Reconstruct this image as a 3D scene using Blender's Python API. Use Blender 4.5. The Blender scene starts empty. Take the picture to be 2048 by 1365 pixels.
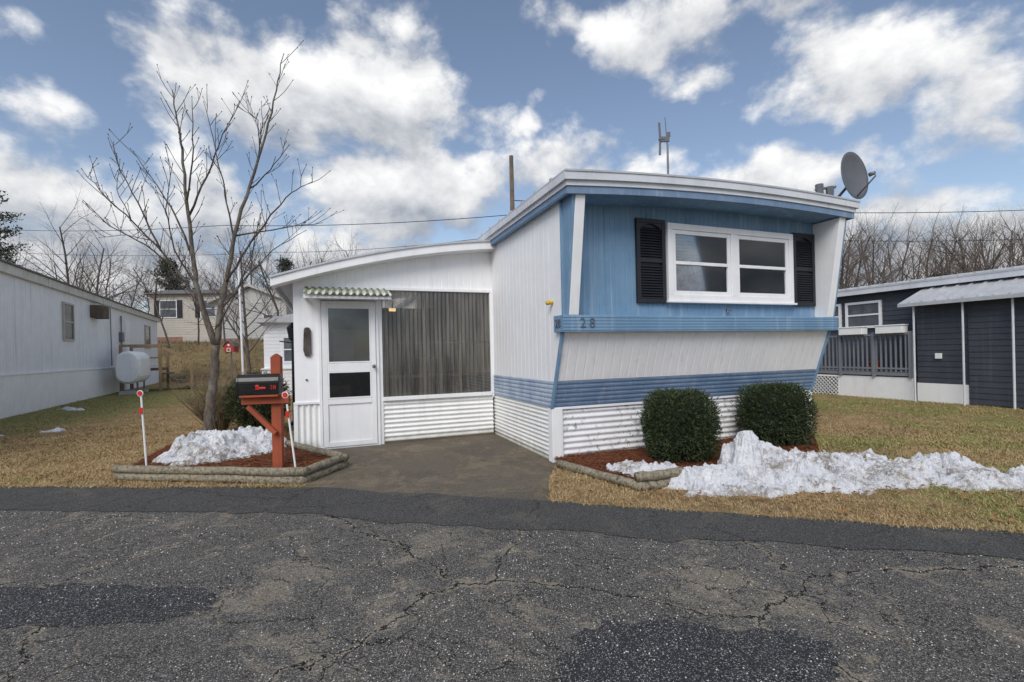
import bpy, math, random
from mathutils import Vector, Matrix, noise
random.seed(7)
R=math.radians
scene=bpy.context.scene
scene.view_settings.view_transform='Standard'
scene.view_settings.look='None'
scene.view_settings.exposure=0
col=scene.collection

# ------------------------------------------------------------ mesh builder
class MB:
    def __init__(s): s.v=[]; s.f=[]
    def add(s,vs,fs):
        o=len(s.v); s.v+= [tuple(p) for p in vs]; s.f+=[tuple(i+o for i in f) for f in fs]; return s
    def box(s,x0,x1,y0,y1,z0,z1):
        return s.add([(x0,y0,z0),(x1,y0,z0),(x1,y1,z0),(x0,y1,z0),(x0,y0,z1),(x1,y0,z1),(x1,y1,z1),(x0,y1,z1)],
            [(0,3,2,1),(4,5,6,7),(0,1,5,4),(1,2,6,5),(2,3,7,6),(3,0,4,7)])
    def obox(s,p0,p1,w,h,up=(0,0,1)):
        p0=Vector(p0);p1=Vector(p1);d=(p1-p0).normalized();up=Vector(up)
        sd=d.cross(up)
        if sd.length<1e-4: sd=d.cross(Vector((0,1,0)))
        sd.normalize();u=sd.cross(d).normalized()
        vs=[]
        for p in (p0,p1):
            for a,b in((-1,-1),(1,-1),(1,1),(-1,1)):
                vs.append(p+sd*a*w/2+u*b*h/2)
        return s.add(vs,[(0,1,2,3),(4,7,6,5),(0,4,5,1),(1,5,6,2),(2,6,7,3),(3,7,4,0)])
    def tube(s,pts,rad,n=6,cap=True):
        pts=[Vector(p) for p in pts]
        if not isinstance(rad,(list,tuple)): rad=[rad]*len(pts)
        o=len(s.v); ref=None
        for i,p in enumerate(pts):
            d=(pts[min(i+1,len(pts)-1)]-pts[max(i-1,0)])
            if d.length<1e-7: d=Vector((0,0,1))
            d.normalize()
            if ref is None:
                ref=d.cross(Vector((0,0,1)))
                if ref.length<.05: ref=d.cross(Vector((1,0,0)))
            ref=(ref-d*ref.dot(d)).normalized(); b=d.cross(ref)
            for k in range(n):
                a=2*math.pi*k/n
                s.v.append(tuple(p+(ref*math.cos(a)+b*math.sin(a))*rad[i]))
        for i in range(len(pts)-1):
            for k in range(n):
                a=o+i*n+k;b2=o+i*n+(k+1)%n
                s.f.append((a,b2,b2+n,a+n))
        if cap:
            s.f.append(tuple(o+k for k in range(n))[::-1]); e=o+(len(pts)-1)*n
            s.f.append(tuple(e+k for k in range(n)))
        return s
    def ruled(s,A,B):
        n=len(A)
        return s.add(list(A)+list(B),[(i,i+1,n+i+1,n+i) for i in range(n-1)])
    def prism(s,poly,axis,a0,a1):
        def P(q,a):
            if axis=='x': return (a,q[0],q[1])
            if axis=='y': return (q[0],a,q[1])
            return (q[0],q[1],a)
        n=len(poly); vs=[P(q,a0) for q in poly]+[P(q,a1) for q in poly]
        fs=[tuple(range(n))[::-1],tuple(range(n,2*n))]+[(i,(i+1)%n,n+(i+1)%n,n+i) for i in range(n)]
        return s.add(vs,fs)
    def obj(s,name,mat,parent=None,bevel=0,smooth=False,label=None,solid=0):
        me=bpy.data.meshes.new(name); me.from_pydata(s.v,[],s.f); me.update()
        o=bpy.data.objects.new(name,me); col.objects.link(o)
        me.materials.append(mat)
        if smooth:
            me.polygons.foreach_set('use_smooth',[True]*len(me.polygons))
        if parent: o.parent=parent
        if bevel:
            m=o.modifiers.new('bevel','BEVEL'); m.width=bevel; m.segments=2; m.limit_method='ANGLE'
        if solid:
            m=o.modifiers.new('solid','SOLIDIFY'); m.thickness=solid
        if label: o['label']=label
        return o
FR={'sine':[(i/8,math.sin(2*math.pi*i/8)) for i in range(8)],
    'groove':[(0,0),(.78,0),(.84,-1),(.94,-1)],
    'trap':[(0,0),(.3,0),(.42,1),(.85,1)],
    'flute':[(0,0),(.55,0),(.65,-1),(.9,-1)]}
def wav(p0,p1,nv,period,amp,kind='sine'):
    p0=Vector(p0);p1=Vector(p1);nv=Vector(nv)
    L=(p1-p0).length; n=max(1,round(L/period)); out=[]
    for k in range(n):
        for t,a in FR[kind]:
            out.append(p0.lerp(p1,(k+t)/n)+nv*a*amp)
    out.append(p1.copy()); return out
def wavN(p0,p1,nv,n,amp,kind='sine'):
    L=(Vector(p1)-Vector(p0)).length
    return wav(p0,p1,nv,L/n,amp,kind)
def empty(name,loc,rotz,label,cat,group=None,scale=1):
    e=bpy.data.objects.new(name,None); col.objects.link(e); e.location=loc; e.rotation_euler=(0,0,rotz)
    e.scale=(scale,)*3; e.empty_display_size=.3
    e['label']=label; e['category']=cat
    if group: e['group']=group
    return e
def top(o,label,cat,group=None):
    o['label']=label;o['category']=cat
    if group:o['group']=group
    return o
def text_mesh(txt,name,size,mat,parent,loc,rot,ext=.004,off=.002):
    cu=bpy.data.curves.new('t','FONT'); cu.body=txt; cu.size=size; cu.extrude=ext; cu.align_x='CENTER'; cu.align_y='CENTER'; cu.offset=off
    t=bpy.data.objects.new('t',cu); col.objects.link(t)
    dg=bpy.context.evaluated_depsgraph_get(); me=bpy.data.meshes.new_from_object(t.evaluated_get(dg))
    bpy.data.objects.remove(t)
    o=bpy.data.objects.new(name,me); col.objects.link(o); me.materials.clear(); me.materials.append(mat)
    o.parent=parent;o.location=loc;o.rotation_euler=rot; return o

# ------------------------------------------------------------ materials
class NT:
    def __init__(s,nt): s.t=nt; nt.nodes.clear()
    def n(s,k,**kw):
        a=s.t.nodes.new(k)
        for x,y in kw.items(): setattr(a,x,y)
        return a
    def l(s,a,b): s.t.links.new(a,b)
    def put(s,sock,v):
        if hasattr(v,'is_linked') or hasattr(v,'links'): s.l(v,sock)
        else: sock.default_value=v
    def m(s,op,a,b=None,c=None,clamp=False):
        x=s.n('ShaderNodeMath',operation=op); x.use_clamp=clamp
        s.put(x.inputs[0],a)
        if b is not None:s.put(x.inputs[1],b)
        if c is not None:s.put(x.inputs[2],c)
        return x.outputs[0]
    def ss(s,v,a,b,c=0.,d=1.):
        x=s.n('ShaderNodeMapRange',interpolation_type='SMOOTHSTEP')
        s.put(x.inputs[0],v)
        for i,q in enumerate((a,b,c,d)): x.inputs[i+1].default_value=q
        return x.outputs[0]
    def mix(s,f,a,b,bt='MIX'):
        x=s.n('ShaderNodeMix',data_type='RGBA',blend_type=bt)
        s.put(x.inputs[0],f)
        for i,q in ((6,a),(7,b)):
            if isinstance(q,tuple): x.inputs[i].default_value=(q[0],q[1],q[2],1)
            else: s.l(q,x.inputs[i])
        return x.outputs[2]
    def noise(s,vec,scale,detail=5,rough=.55,dist=0):
        x=s.n('ShaderNodeTexNoise'); s.l(vec,x.inputs['Vector']); x.inputs['Scale'].default_value=scale
        x.inputs['Detail'].default_value=detail; x.inputs['Roughness'].default_value=rough; x.inputs['Distortion'].default_value=dist
        return x.outputs[0]
    def coords(s,scale=(1,1,1)):
        t=s.n('ShaderNodeTexCoord'); mp=s.n('ShaderNodeMapping'); mp.inputs['Scale'].default_value=scale
        s.l(t.outputs['Object'],mp.inputs[0]); return mp.outputs[0]
    def bump(s,h,strength,dist=.01):
        b=s.n('ShaderNodeBump'); b.inputs['Strength'].default_value=strength; b.inputs['Distance'].default_value=dist
        s.l(h,b.inputs['Height']); return b.outputs[0]
    def out(s,color,rough=.6,metal=0,normal=None,spec=.5,extra=None):
        p=s.n('ShaderNodeBsdfPrincipled'); o=s.n('ShaderNodeOutputMaterial')
        if isinstance(color,tuple): p.inputs['Base Color'].default_value=(*color,1)
        else: s.l(color,p.inputs['Base Color'])
        s.put(p.inputs['Roughness'],rough); p.inputs['Metallic'].default_value=metal
        p.inputs['Specular IOR Level'].default_value=spec
        if normal is not None: s.l(normal,p.inputs['Normal'])
        s.l(p.outputs[0],o.inputs[0]); return p
def newmat(name):
    m=bpy.data.materials.new(name); m.use_nodes=True; return m,NT(m.node_tree)
def paint(name,c1,c2=None,dirt=(.3,.29,.26),dirt_amt=.3,rough=.5,scale=3,bump=.15,streak=.25,metal=0,spec=.4,base_dirt=None):
    m,t=newmat(name); c2=c2 or tuple(x*.88 for x in c1)
    v=t.coords(); vs=t.coords((6,6,streak))
    a=t.noise(v,scale,4,.6); c=t.mix(t.ss(a,.3,.7),c1,c2)
    d=t.ss(t.noise(vs,2.2,6,.65),.50,.78,0,dirt_amt)
    c=t.mix(d,c,dirt)
    sp=t.ss(t.noise(v,55,3,.7),.62,.75,0,dirt_amt*.7)
    c=t.mix(sp,c,dirt)
    if base_dirt:
        sx=t.n('ShaderNodeSeparateXYZ'); t.l(v,sx.inputs[0])
        zz=t.m('ADD',sx.outputs[2],t.m('MULTIPLY',t.m('SUBTRACT',t.noise(v,7,5,.6),.5),base_dirt[2]))
        c=t.mix(t.ss(zz,base_dirt[0],base_dirt[1],.75,0),c,base_dirt[3])
    nb=t.bump(t.noise(v,28,2,.6),bump,.01) if bump else None
    t.out(c,rough,metal,nb,spec); return m
white=paint('white_painted_metal',(.88,.88,.88),(.83,.83,.84),dirt=(.55,.53,.50),dirt_amt=.28)
white_trim=paint('white_trim',(.86,.86,.86),(.80,.80,.80),dirt_amt=.18,bump=.05)
white_fascia=paint('aged_fascia_metal',(.66,.68,.71),(.56,.58,.62),dirt=(.36,.36,.36),dirt_amt=.4,streak=1.5,bump=.1)
white_corr=paint('white_corrugated',(.86,.86,.84),(.80,.80,.78),dirt=(.27,.27,.22),dirt_amt=.28,base_dirt=(-.02,.16,.16,(.2,.19,.12)))
stained=paint('stained_white_panel',(.87,.86,.86),(.82,.81,.81),dirt=(.56,.50,.46),dirt_amt=.45,streak=.3)
blue=paint('blue_painted_metal',(.14,.25,.38),(.18,.305,.44),dirt=(.42,.49,.55),dirt_amt=.65,rough=.6,scale=2,streak=.2)
blue_band=paint('faded_blue_band',(.13,.205,.32),(.195,.275,.395),dirt=(.42,.46,.50),dirt_amt=.55,rough=.6,scale=2.5,streak=1)
blue_side=paint('chalky_blue_band',(.28,.36,.49),(.44,.51,.60),dirt=(.62,.65,.68),dirt_amt=.7,rough=.6,scale=4,streak=1)
roofmetal=paint('galvanised_roof',(.55,.56,.57),(.46,.47,.49),dirt_amt=.3,metal=.2,rough=.45)
black=paint('black_shutter',(.012,.013,.018),(.02,.02,.026),dirt=(.06,.06,.06),dirt_amt=.2,rough=.45)
blackbox=paint('black_metal',(.006,.006,.007),(.010,.010,.011),dirt=(.05,.05,.05),dirt_amt=.12,rough=.2)
redbrown=paint('red_stained_wood',(.38,.088,.036),(.29,.062,.028),dirt=(.12,.05,.03),dirt_amt=.4,rough=.75)
red=paint('red_reflector',(.60,.04,.02),(.5,.03,.02),dirt_amt=.05,rough=.25)
barnred=paint('faded_barn_red',(.38,.045,.03),(.3,.03,.02),dirt_amt=.2,rough=.6)
yellow=paint('yellow_plastic',(.65,.42,.04),dirt_amt=.1)
greymetal=paint('grey_metal',(.22,.22,.23),(.16,.16,.17),dirt_amt=.3,metal=.5,rough=.45)
numm=paint('house_number_metal',(.11,.125,.15),(.085,.10,.125),dirt_amt=.1)
dishmat=paint('dish_grey',(.13,.135,.15),(.11,.115,.125),dirt_amt=.1,rough=.5)
woodgrey=paint('weathered_wood',(.16,.12,.085),(.10,.08,.06),dirt=(.05,.045,.04),dirt_amt=.5,rough=.9,streak=.2)
plaque=paint('bark_plaque',(.09,.075,.065),(.04,.033,.03),dirt=(.28,.23,.2),dirt_amt=.8,rough=.9,streak=2)
navy=paint('dark_vinyl_siding',(.046,.052,.068),(.058,.064,.080),dirt_amt=.15,rough=.55)
greydeck=paint('grey_deck_paint',(.17,.185,.215),(.21,.225,.25),dirt_amt=.3,rough=.6)
beige=paint('beige_siding',(.48,.44,.38),(.44,.40,.35),dirt_amt=.2)
greyside=paint('light_grey_siding',(.47,.46,.44),(.42,.42,.40),dirt_amt=.2)
shingle=paint('grey_shingles',(.12,.11,.11),(.17,.16,.155),dirt_amt=.3,rough=.9,scale=9)
darkstain=paint('stained_fascia',(.62,.6,.55),(.5,.48,.43),dirt=(.12,.10,.08),dirt_amt=.9,streak=.5)
neighw=paint('weathered_white_siding',(.80,.81,.83),(.74,.75,.77),dirt=(.38,.36,.34),dirt_amt=.6,streak=.12)
def barkmat(name,c1,c2):
    m,t=newmat(name); v=t.coords((1,1,.35)); a=t.noise(v,22,6,.7)
    c=t.mix(t.ss(a,.35,.65),c1,c2); c=t.mix(t.ss(t.noise(t.coords(),7,4,.6),.5,.66,0,.6),c,(.22,.215,.18))
    t.out(c,.9,0,t.bump(a,.8,.02),.2); return m
bark=barkmat('tree_bark',(.085,.068,.055),(.18,.15,.12))
twig=barkmat('twig_bark',(.06,.046,.04),(.11,.09,.075))
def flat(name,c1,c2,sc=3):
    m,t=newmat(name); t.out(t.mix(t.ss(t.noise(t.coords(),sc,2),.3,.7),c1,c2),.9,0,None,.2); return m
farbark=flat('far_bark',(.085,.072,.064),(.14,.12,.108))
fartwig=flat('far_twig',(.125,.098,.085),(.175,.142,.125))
def leafmat(name,c1,c2,c3,scale=12):
    m,t=newmat(name); v=t.coords(); a=t.noise(v,scale,3,.6)
    c=t.mix(t.ss(a,.3,.7),c1,c2); c=t.mix(t.ss(t.noise(v,scale*8,2,.5),.55,.75,0,.8),c,c3)
    t.out(c,.6,0,None,.3); return m
yew=leafmat('yew_leaves',(.022,.036,.016),(.050,.072,.026),(.13,.14,.05))
pinem=leafmat('pine_needles',(.03,.04,.028),(.05,.065,.04),(.06,.075,.045),2)
hedge=leafmat('hedge_leaves',(.03,.045,.015),(.06,.075,.025),(.11,.09,.04))
tanleaf=leafmat('dry_twigs',(.16,.12,.07),(.22,.17,.10),(.1,.08,.05))
def ground_mat(name,blade=False):
    m,t=newmat(name); v=t.coords()
    sx=t.n('ShaderNodeSeparateXYZ'); t.l(v,sx.inputs[0])
    big=t.noise(v,.45,4,.6); mid=t.noise(v,2.2,5,.65); fine=t.noise(v,45,4,.75)
    if blade:
        straw=t.mix(t.ss(mid,.32,.68),(.46,.335,.175),(.31,.21,.10)); green=t.mix(t.ss(mid,.35,.65),(.19,.24,.06),(.30,.29,.10))
    else:
        straw=t.mix(t.ss(mid,.32,.68),(.37,.26,.13),(.25,.165,.08)); green=t.mix(t.ss(mid,.35,.65),(.145,.17,.042),(.22,.205,.07))
    side=t.m('MULTIPLY',t.m('ADD',t.ss(sx.outputs[0],-11.5,-8.,.22,-.04),t.ss(sx.outputs[0],1.,4.5,.03,.15)),t.ss(sx.outputs[1],20,27,1,-1.2))
    g=t.m('MULTIPLY',t.ss(t.m('ADD',big,side),.46,.66),t.ss(t.m('ADD',t.noise(v,1.5,5,.65),t.m('MULTIPLY',side,.6)),.42,.58))
    c=t.mix(t.m('MULTIPLY',g,.85),straw,green)
    dead=t.m('MULTIPLY',t.ss(t.noise(v,.8,5,.65),.52,.64,0,.6),t.ss(t.noise(v,9,4,.7),.4,.6))
    c=t.mix(dead,c,(.16,.11,.065))
    if blade:
        c=t.mix(t.ss(t.noise(v,90,2,.5),.46,.66,0,.7),c,(.56,.44,.26)); t.out(c,.95,0,None,.1)
    else:
        hill=t.ss(sx.outputs[1],25,30,0,.9)
        hc=t.mix(t.ss(t.noise(v,.6,6,.7),.4,.6),(.15,.105,.055),(.11,.10,.04)); hc=t.mix(t.ss(t.noise(v,2.5,5,.75),.45,.62),hc,(.24,.17,.09))
        c=t.mix(hill,c,hc)
        c=t.mix(t.ss(fine,.46,.66,0,.7),c,(.11,.08,.04)); c=t.mix(t.ss(t.noise(v,110,3,.7),.54,.66,0,.5),c,(.46,.36,.20))
        t.out(c,.95,0,t.bump(fine,.6,.02),.15)
    return m
grassg=ground_mat('lawn_ground'); grassb=ground_mat('dormant_grass_blades',True)
def asphalt(name,base,base2,sand_amt,crack,speck,sandc=(.31,.262,.195),blotch=.75):
    m,t=newmat(name); v=t.coords()
    c=t.mix(t.ss(t.noise(v,1.1,4,.65),.3,.7),base,base2)
    c=t.mix(t.ss(t.noise(v,.55,5,.7),.50,.62,0,.45),c,tuple(x*.6 for x in base))
    grain=t.noise(v,105,3,.8)
    c=t.mix(t.ss(grain,.44,.66,0,.85),c,tuple(min(1,x*2.3) for x in base2))
    c=t.mix(t.ss(t.noise(v,160,2,.6),.51,.60,0,.8),c,(.018,.018,.018))
    sa=t.m('MULTIPLY',t.ss(t.noise(v,1.25,7,.76,.5),.515,.60),t.ss(grain,.38,.52))
    c=t.mix(t.m('MULTIPLY',sa,blotch*sand_amt),c,sandc)
    wn=t.n('ShaderNodeTexNoise'); t.l(v,wn.inputs['Vector']); wn.inputs['Scale'].default_value=2.2; wn.inputs['Detail'].default_value=7; wn.inputs['Roughness'].default_value=.66
    mv=t.n('ShaderNodeVectorMath',operation='MULTIPLY_ADD'); t.l(wn.outputs['Color'],mv.inputs[0]); mv.inputs[1].default_value=(.55,.45,0); t.l(v,mv.inputs[2])
    for sc,wd,am,lo,slo in ((.62,.0085,1.,.20,.40),(1.7,.014,.95,.40,.50),(5.0,.034,.8,.46,.5)):
        vo=t.n('ShaderNodeTexVoronoi',feature='DISTANCE_TO_EDGE',voronoi_dimensions='2D'); t.l(mv.outputs[0],vo.inputs['Vector']); vo.inputs['Scale'].default_value=sc
        nz=t.noise(v,.9+sc*.2,2,.5)
        msk=t.ss(nz,lo,lo+.12)
        ck=t.m('MULTIPLY',t.ss(vo.outputs[0],wd*.3,wd,am*crack,0),msk)
        if sc<4 and sand_amt>.3:
            wdt=t.m('MULTIPLY',vo.outputs[0],t.ss(t.noise(v,5,4,.7),.35,.65,2.2,.6))
            sd=t.m('MULTIPLY',t.ss(wdt,wd*1.,wd*4,sand_amt*.9,0),t.ss(t.noise(v,1.1+sc*.6,4,.7),slo,slo+.10)); sd=t.m('MULTIPLY',sd,t.ss(grain,.36,.50))
            c=t.mix(sd,c,sandc)
        c=t.mix(ck,c,(.011,.011,.011))
    for sc,th,k in ((70,.27,.78),(130,.30,.68)):
        vo=t.n('ShaderNodeTexVoronoi',feature='F1',voronoi_dimensions='2D'); t.l(v,vo.inputs['Vector']); vo.inputs['Scale'].default_value=sc
        rgb=t.n('ShaderNodeSeparateColor'); t.l(vo.outputs['Color'],rgb.inputs[0])
        sp=t.m('MULTIPLY',t.ss(vo.outputs['Distance'],th*.7,th*1.1,1,0),t.ss(rgb.outputs[0],k,k+.05,0,speck))
        c=t.mix(sp,c,(.45,.43,.40))
    t.out(c,.88,0,t.bump(grain,.9,.012),.2); return m
road_m=asphalt('old_cracked_asphalt',(.080,.074,.068),(.108,.101,.092),.95,1,.8)
patch_m=asphalt('asphalt_patch',(.036,.036,.039),(.050,.050,.054),.05,.5,.75)
apron_m=asphalt('smooth_asphalt_edge',(.058,.057,.056),(.078,.076,.073),.25,.6,.35)
drive_m=asphalt('worn_driveway',(.185,.152,.112),(.115,.098,.076),.6,.35,.2,(.29,.23,.15),1)
def mulchmat():
    m,t=newmat('red_mulch'); v=t.coords(); a=t.noise(v,60,4,.75)
    c=t.mix(t.ss(a,.35,.6),(.08,.028,.015),(.36,.13,.06)); c=t.mix(t.ss(t.noise(v,18,4,.6),.55,.7,0,.6),c,(.22,.13,.08))
    t.out(c,.95,0,t.bump(a,1,.03),.15); return m
mulch=mulchmat()
def snowmat():
    m,t=newmat('old_snow'); v=t.coords()
    c=t.mix(t.ss(t.noise(v,5,5,.7),.35,.65),(.88,.88,.90),(.74,.76,.80))
    c=t.mix(t.ss(t.noise(v,34,6,.85),.55,.65,0,.9),c,(.19,.14,.09))
    c=t.mix(t.m('MULTIPLY',t.ss(t.noise(v,2.6,4,.6),.46,.60,0,.8),t.ss(t.noise(v,16,5,.85),.44,.56)),c,(.26,.20,.14))
    t.out(c,.7,0,t.bump(t.noise(v,38,5,.75),1,.03),.3)
    return m
snow=snowmat()
def skirtpeel():
    m,t=newmat('peeling_white_skirting'); v=t.coords()
    c=t.mix(t.ss(t.noise(v,4,5,.6),.3,.7),(.82,.82,.83),(.73,.73,.74))
    pe=t.m('MULTIPLY',t.ss(t.noise(v,14,7,.7),.53,.60,0,.8),t.ss(t.noise(v,1.6,4,.6),.42,.56))
    c=t.mix(pe,c,(.20,.23,.215))
    t.out(c,.6,.0,t.bump(t.noise(v,30,3),.2,.01),.4); return m
peel=skirtpeel()
def glassmat(name,tint,fac,rough=.03,diff=None):
    m,t=newmat(name); o=t.n('ShaderNodeOutputMaterial')
    tr=t.n('ShaderNodeBsdfTransparent'); tr.inputs[0].default_value=(*tint,1)
    gl=t.n('ShaderNodeBsdfGlossy'); gl.inputs['Roughness'].default_value=rough; gl.inputs[0].default_value=(.85,.9,.95,1)
    mx=t.n('ShaderNodeMixShader'); fr=t.n('ShaderNodeFresnel'); fr.inputs[0].default_value=1.45
    f=t.m('ADD',fr.outputs[0],fac,clamp=True); t.l(f,mx.inputs[0]); t.l(tr.outputs[0],mx.inputs[1]); t.l(gl.outputs[0],mx.inputs[2])
    last=mx.outputs[0]
    if diff:
        df=t.n('ShaderNodeBsdfDiffuse'); v=t.coords((3,1,.25))
        t.l(t.mix(t.ss(t.noise(v,5,5,.7),.38,.62),diff[0],tuple(x*.4 for x in diff[0])),df.inputs[0])
        m2=t.n('ShaderNodeMixShader'); m2.inputs[0].default_value=diff[1]; t.l(last,m2.inputs[1]); t.l(df.outputs[0],m2.inputs[2]); last=m2.outputs[0]
    t.l(last,o.inputs[0]); return m
glass=glassmat('window_glass',(.86,.88,.90),.02)
doorglass=glassmat('door_glass',(.85,.86,.87),.025)
fibre=glassmat('corrugated_fibreglass',(.84,.79,.71),.08,.09,((.30,.275,.24),.36))
def awnmat():
    m,t=newmat('mossy_awning'); v=t.coords(); sx=t.n('ShaderNodeSeparateXYZ'); t.l(v,sx.inputs[0])
    w_=t.ss(t.m('SINE',t.m('MULTIPLY',sx.outputs[0],2*math.pi/.0862)),-.5,.5)
    c=t.mix(w_,(.20,.23,.14),(.60,.60,.54)); c=t.mix(t.ss(t.noise(v,17,4,.7),.48,.64,0,.7),c,(.14,.17,.07))
    t.out(c,.6); return m
awnm=awnmat()
def curtainmat():
    m,t=newmat('floral_curtain'); v=t.coords()
    c=t.mix(t.ss(t.noise(v,9,4,.6),.45,.6),(.44,.42,.44),(.28,.20,.23)); c=t.mix(t.ss(t.noise(v,16,3,.6),.56,.64),c,(.34,.14,.17))
    t.out(c,.9); return m
curtain=curtainmat()
blindm=paint('pale_blind',(.46,.46,.44),(.38,.38,.37),dirt_amt=.1)
interior=paint('dim_interior',(.27,.22,.17),(.18,.15,.12),dirt_amt=.3,rough=.8)
brick=paint('brick_foundation',(.25,.12,.09),(.32,.2,.15),dirt_amt=.4,rough=.9,scale=12)
def emis(name,c,s):
    m,t=newmat(name); e=t.n('ShaderNodeEmission'); e.inputs[0].default_value=(*c,1); e.inputs[1].default_value=s
    o=t.n('ShaderNodeOutputMaterial'); t.l(e.outputs[0],o.inputs[0]); return m
lampm=emis('warm_lamp_glow',(1,.72,.36),1.8)

# ------------------------------------------------------------ ground
def groundz(x,y):
    def s(a,b,v):
        q=min(1,max(0,(v-a)/(b-a))); return q*q*(3-2*q)
    k=s(27,37,y)*(1-s(-16,-4,x))
    return 2.6*k+.25*noise.noise((x*.18,y*.25,0))*s(26,32,y)*(1-s(-16,-4,x))
xs=sorted(set([-400,-250,-150,-100,-80]+list(range(-64,30,2))+[30,40,60,80,110,150,250,400]))
ys=sorted(set([-60,-30,-10]+list(range(0,60,1))+[60,70,90,120,200,350,600]))
g=MB(); g.v=[(x,y,groundz(x,y)) for y in ys for x in xs]; nx=len(xs)
g.f=[(j*nx+i,j*nx+i+1,(j+1)*nx+i+1,(j+1)*nx+i) for j in range(len(ys)-1) for i in range(nx-1)]
go=g.obj('ground',grassg,smooth=True); go['kind']='structure'
OUT=[(-60,7.2),(-12,5.25),(-5.4,4.97),(-2.13,4.72),(.26,4.11),(2.12,3.56),(3.44,3.20),(6,2.45),(60,-14)]
INN=[(-60,6.2),(-12,4.75),(-4.53,4.18),(-2.0,3.95),(-.1,3.47),(1.6,3.13),(3.05,2.84),(6,2.0),(60,-15)]
def lerpy(pl,x):
    for a,b in zip(pl,pl[1:]):
        if a[0]<=x<=b[0]: return a[1]+(b[1]-a[1])*(x-a[0])/(b[0]-a[0])
    return pl[-1][1]
def strip(f0,f1,z,name,mat,xa=-60,xb=60):
    pts=[xa]+[i*.05 for i in range(int(-14/.05),int(10/.05))]+[xb]
    m=MB(); m.ruled([(x,f0(x),z) for x in pts],[(x,f1(x),z) for x in pts])
    o=m.obj(name,mat); o['kind']='structure'; return o
def jit(x,a,s,k): return a*(noise.noise((x*s,k,0))+.5*noise.noise((x*s*3,k+5,0))+.3*noise.noise((x*s*11,k+7,0)))
strip(lambda x:-30,lambda x:lerpy(INN,x)+.2,.004,'road',road_m)
strip(lambda x:lerpy(INN,x)+jit(x,.10,1.5,1),lambda x:lerpy(OUT,x)+jit(x,.05,2,3),.009,'road_edge_strip',apron_m)
dp=[(-3.0,6.6),(-1.6,7.1),(-.2,7.65),(.3,6.4),(.50,5.6),(.34,4.8),(.28,4.0),(-2.12,4.6),(-2.06,5.5),(-2.95,6.35)]
d=MB().add([(x,y,.006) for x,y in dp],[tuple(range(len(dp)))]); do=d.obj('driveway',drive_m); do['kind']='structure'
def blobpatch(cx,cy,rx,ry,z,name,mat,seed):
    n=300; vs=[]
    for i in range(n):
        a=2*math.pi*i/n; c_,s_=math.cos(a),math.sin(a)
        sq=(abs(c_)**3+abs(s_)**3)**(-1/3)
        k=sq*(1+.22*noise.noise((c_*1.3,s_*1.3,seed))+.16*noise.noise((c_*5,s_*5,seed))+.09*noise.noise((c_*16,s_*16,seed))+.05*noise.noise((c_*45,s_*45,seed)))
        vs.append((cx+rx*k*c_,cy+ry*k*s_,z))
    o=MB().add(vs,[tuple(range(n))]).obj(name,mat); o['kind']='structure'
blobpatch(.72,1.90,.56,.32,.008,'asphalt_patch',patch_m,2)
blobpatch(-2.50,2.52,.80,.22,.008,'asphalt_patch',patch_m,9)
m=MB(); rg=random.Random(41)
for i in range(11000):
    y=1.2+3.1*rg.random()**1.2; x=rg.uniform(-1.25,1.25)*(y+.3)
    if y>lerpy(INN,x)-.02: continue
    if noise.noise((x*1.5,y*1.5,4))<-.15 and rg.random()<.7: continue
    r=rg.choice((.001,.0015,.002,.003,.0042))*(.6+.2*y); z=.0085
    a=rg.uniform(0,6); c_,s_=math.cos(a)*r,math.sin(a)*r
    m.add([(x+c_,y+s_,z),(x-s_,y+c_,z),(x-c_,y-s_,z),(x+s_,y-c_,z),(x,y,z+r)],[(0,1,4),(1,2,4),(2,3,4),(3,0,4)])
gr=m.obj('road_grit',paint('pale_grit',(.70,.68,.64),(.45,.43,.40),dirt_amt=.3,rough=.9)); gr['kind']='stuff'; gr['label']='loose pale grit scattered on the asphalt'; gr['category']='grit'

# ------------------------------------------------------------ mobile home
TH=R(20.95)
H=empty('mobile_home',(.46,5.54,0),TH,'blue and white mobile home with enclosed corrugated porch','mobile home')
w=4.23; L=13.0
RX0,RX1=-.13,w+.13
def rz(x): return 3.165+.085*(x/w)+.075*(1-((x-w/2)/(w/2+.13))**2)
sl=lambda z:-(z-.63)*.341
b=MB(); n=6
b.ruled(wavN((0,0,.63),(0,sl(.95),.95),(0,-1,.3),n,.009,'trap'),wavN((w,0,.63),(w,sl(.95),.95),(0,-1,.3),n,.009,'trap'))
b.obj('front_band',blue_band,H,label='faded blue fluted metal band')
b=MB(); b.ruled(wav((0,sl(.95)-.004,.955),(w,sl(.95)-.004,.955),(0,-1,0),.12,.0024,'groove'),wav((0,sl(1.51),1.51),(w,sl(1.51),1.51),(0,-1,0),.12,.0024,'groove'))
b.obj('lower_front_panel',stained,H,label='white slanted panel with rusty water streaks')
b=MB()
prof=[(-.18,1.692),(-.40,1.690)]
for i in range(5):
    z1=1.685-i*.035; prof+= [(-.405,z1),(-.405,z1-.020),(-.399,z1-.024),(-.399,z1-.032)]
prof+=[(-.40,1.508),(-.18,1.508)]
b.prism(prof,'x',-.05,w+.05); b.obj('front_ledge',blue,H,label='blue ridged ledge carrying house number')
b=MB(); A=wav((.03,-.2,1.68),(w-.03,-.2,1.68),(0,-1,0),.075,.004,'groove')
b.ruled(A,[Vector((p.x,p.y,rz(p.x)-.19)) for p in A])
for i in range(1,7): b.box(.03+i*.6-.006,.03+i*.6+.006,-.206,-.2,1.69,2.95)
b.obj('front_wall',blue,H)
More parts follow.
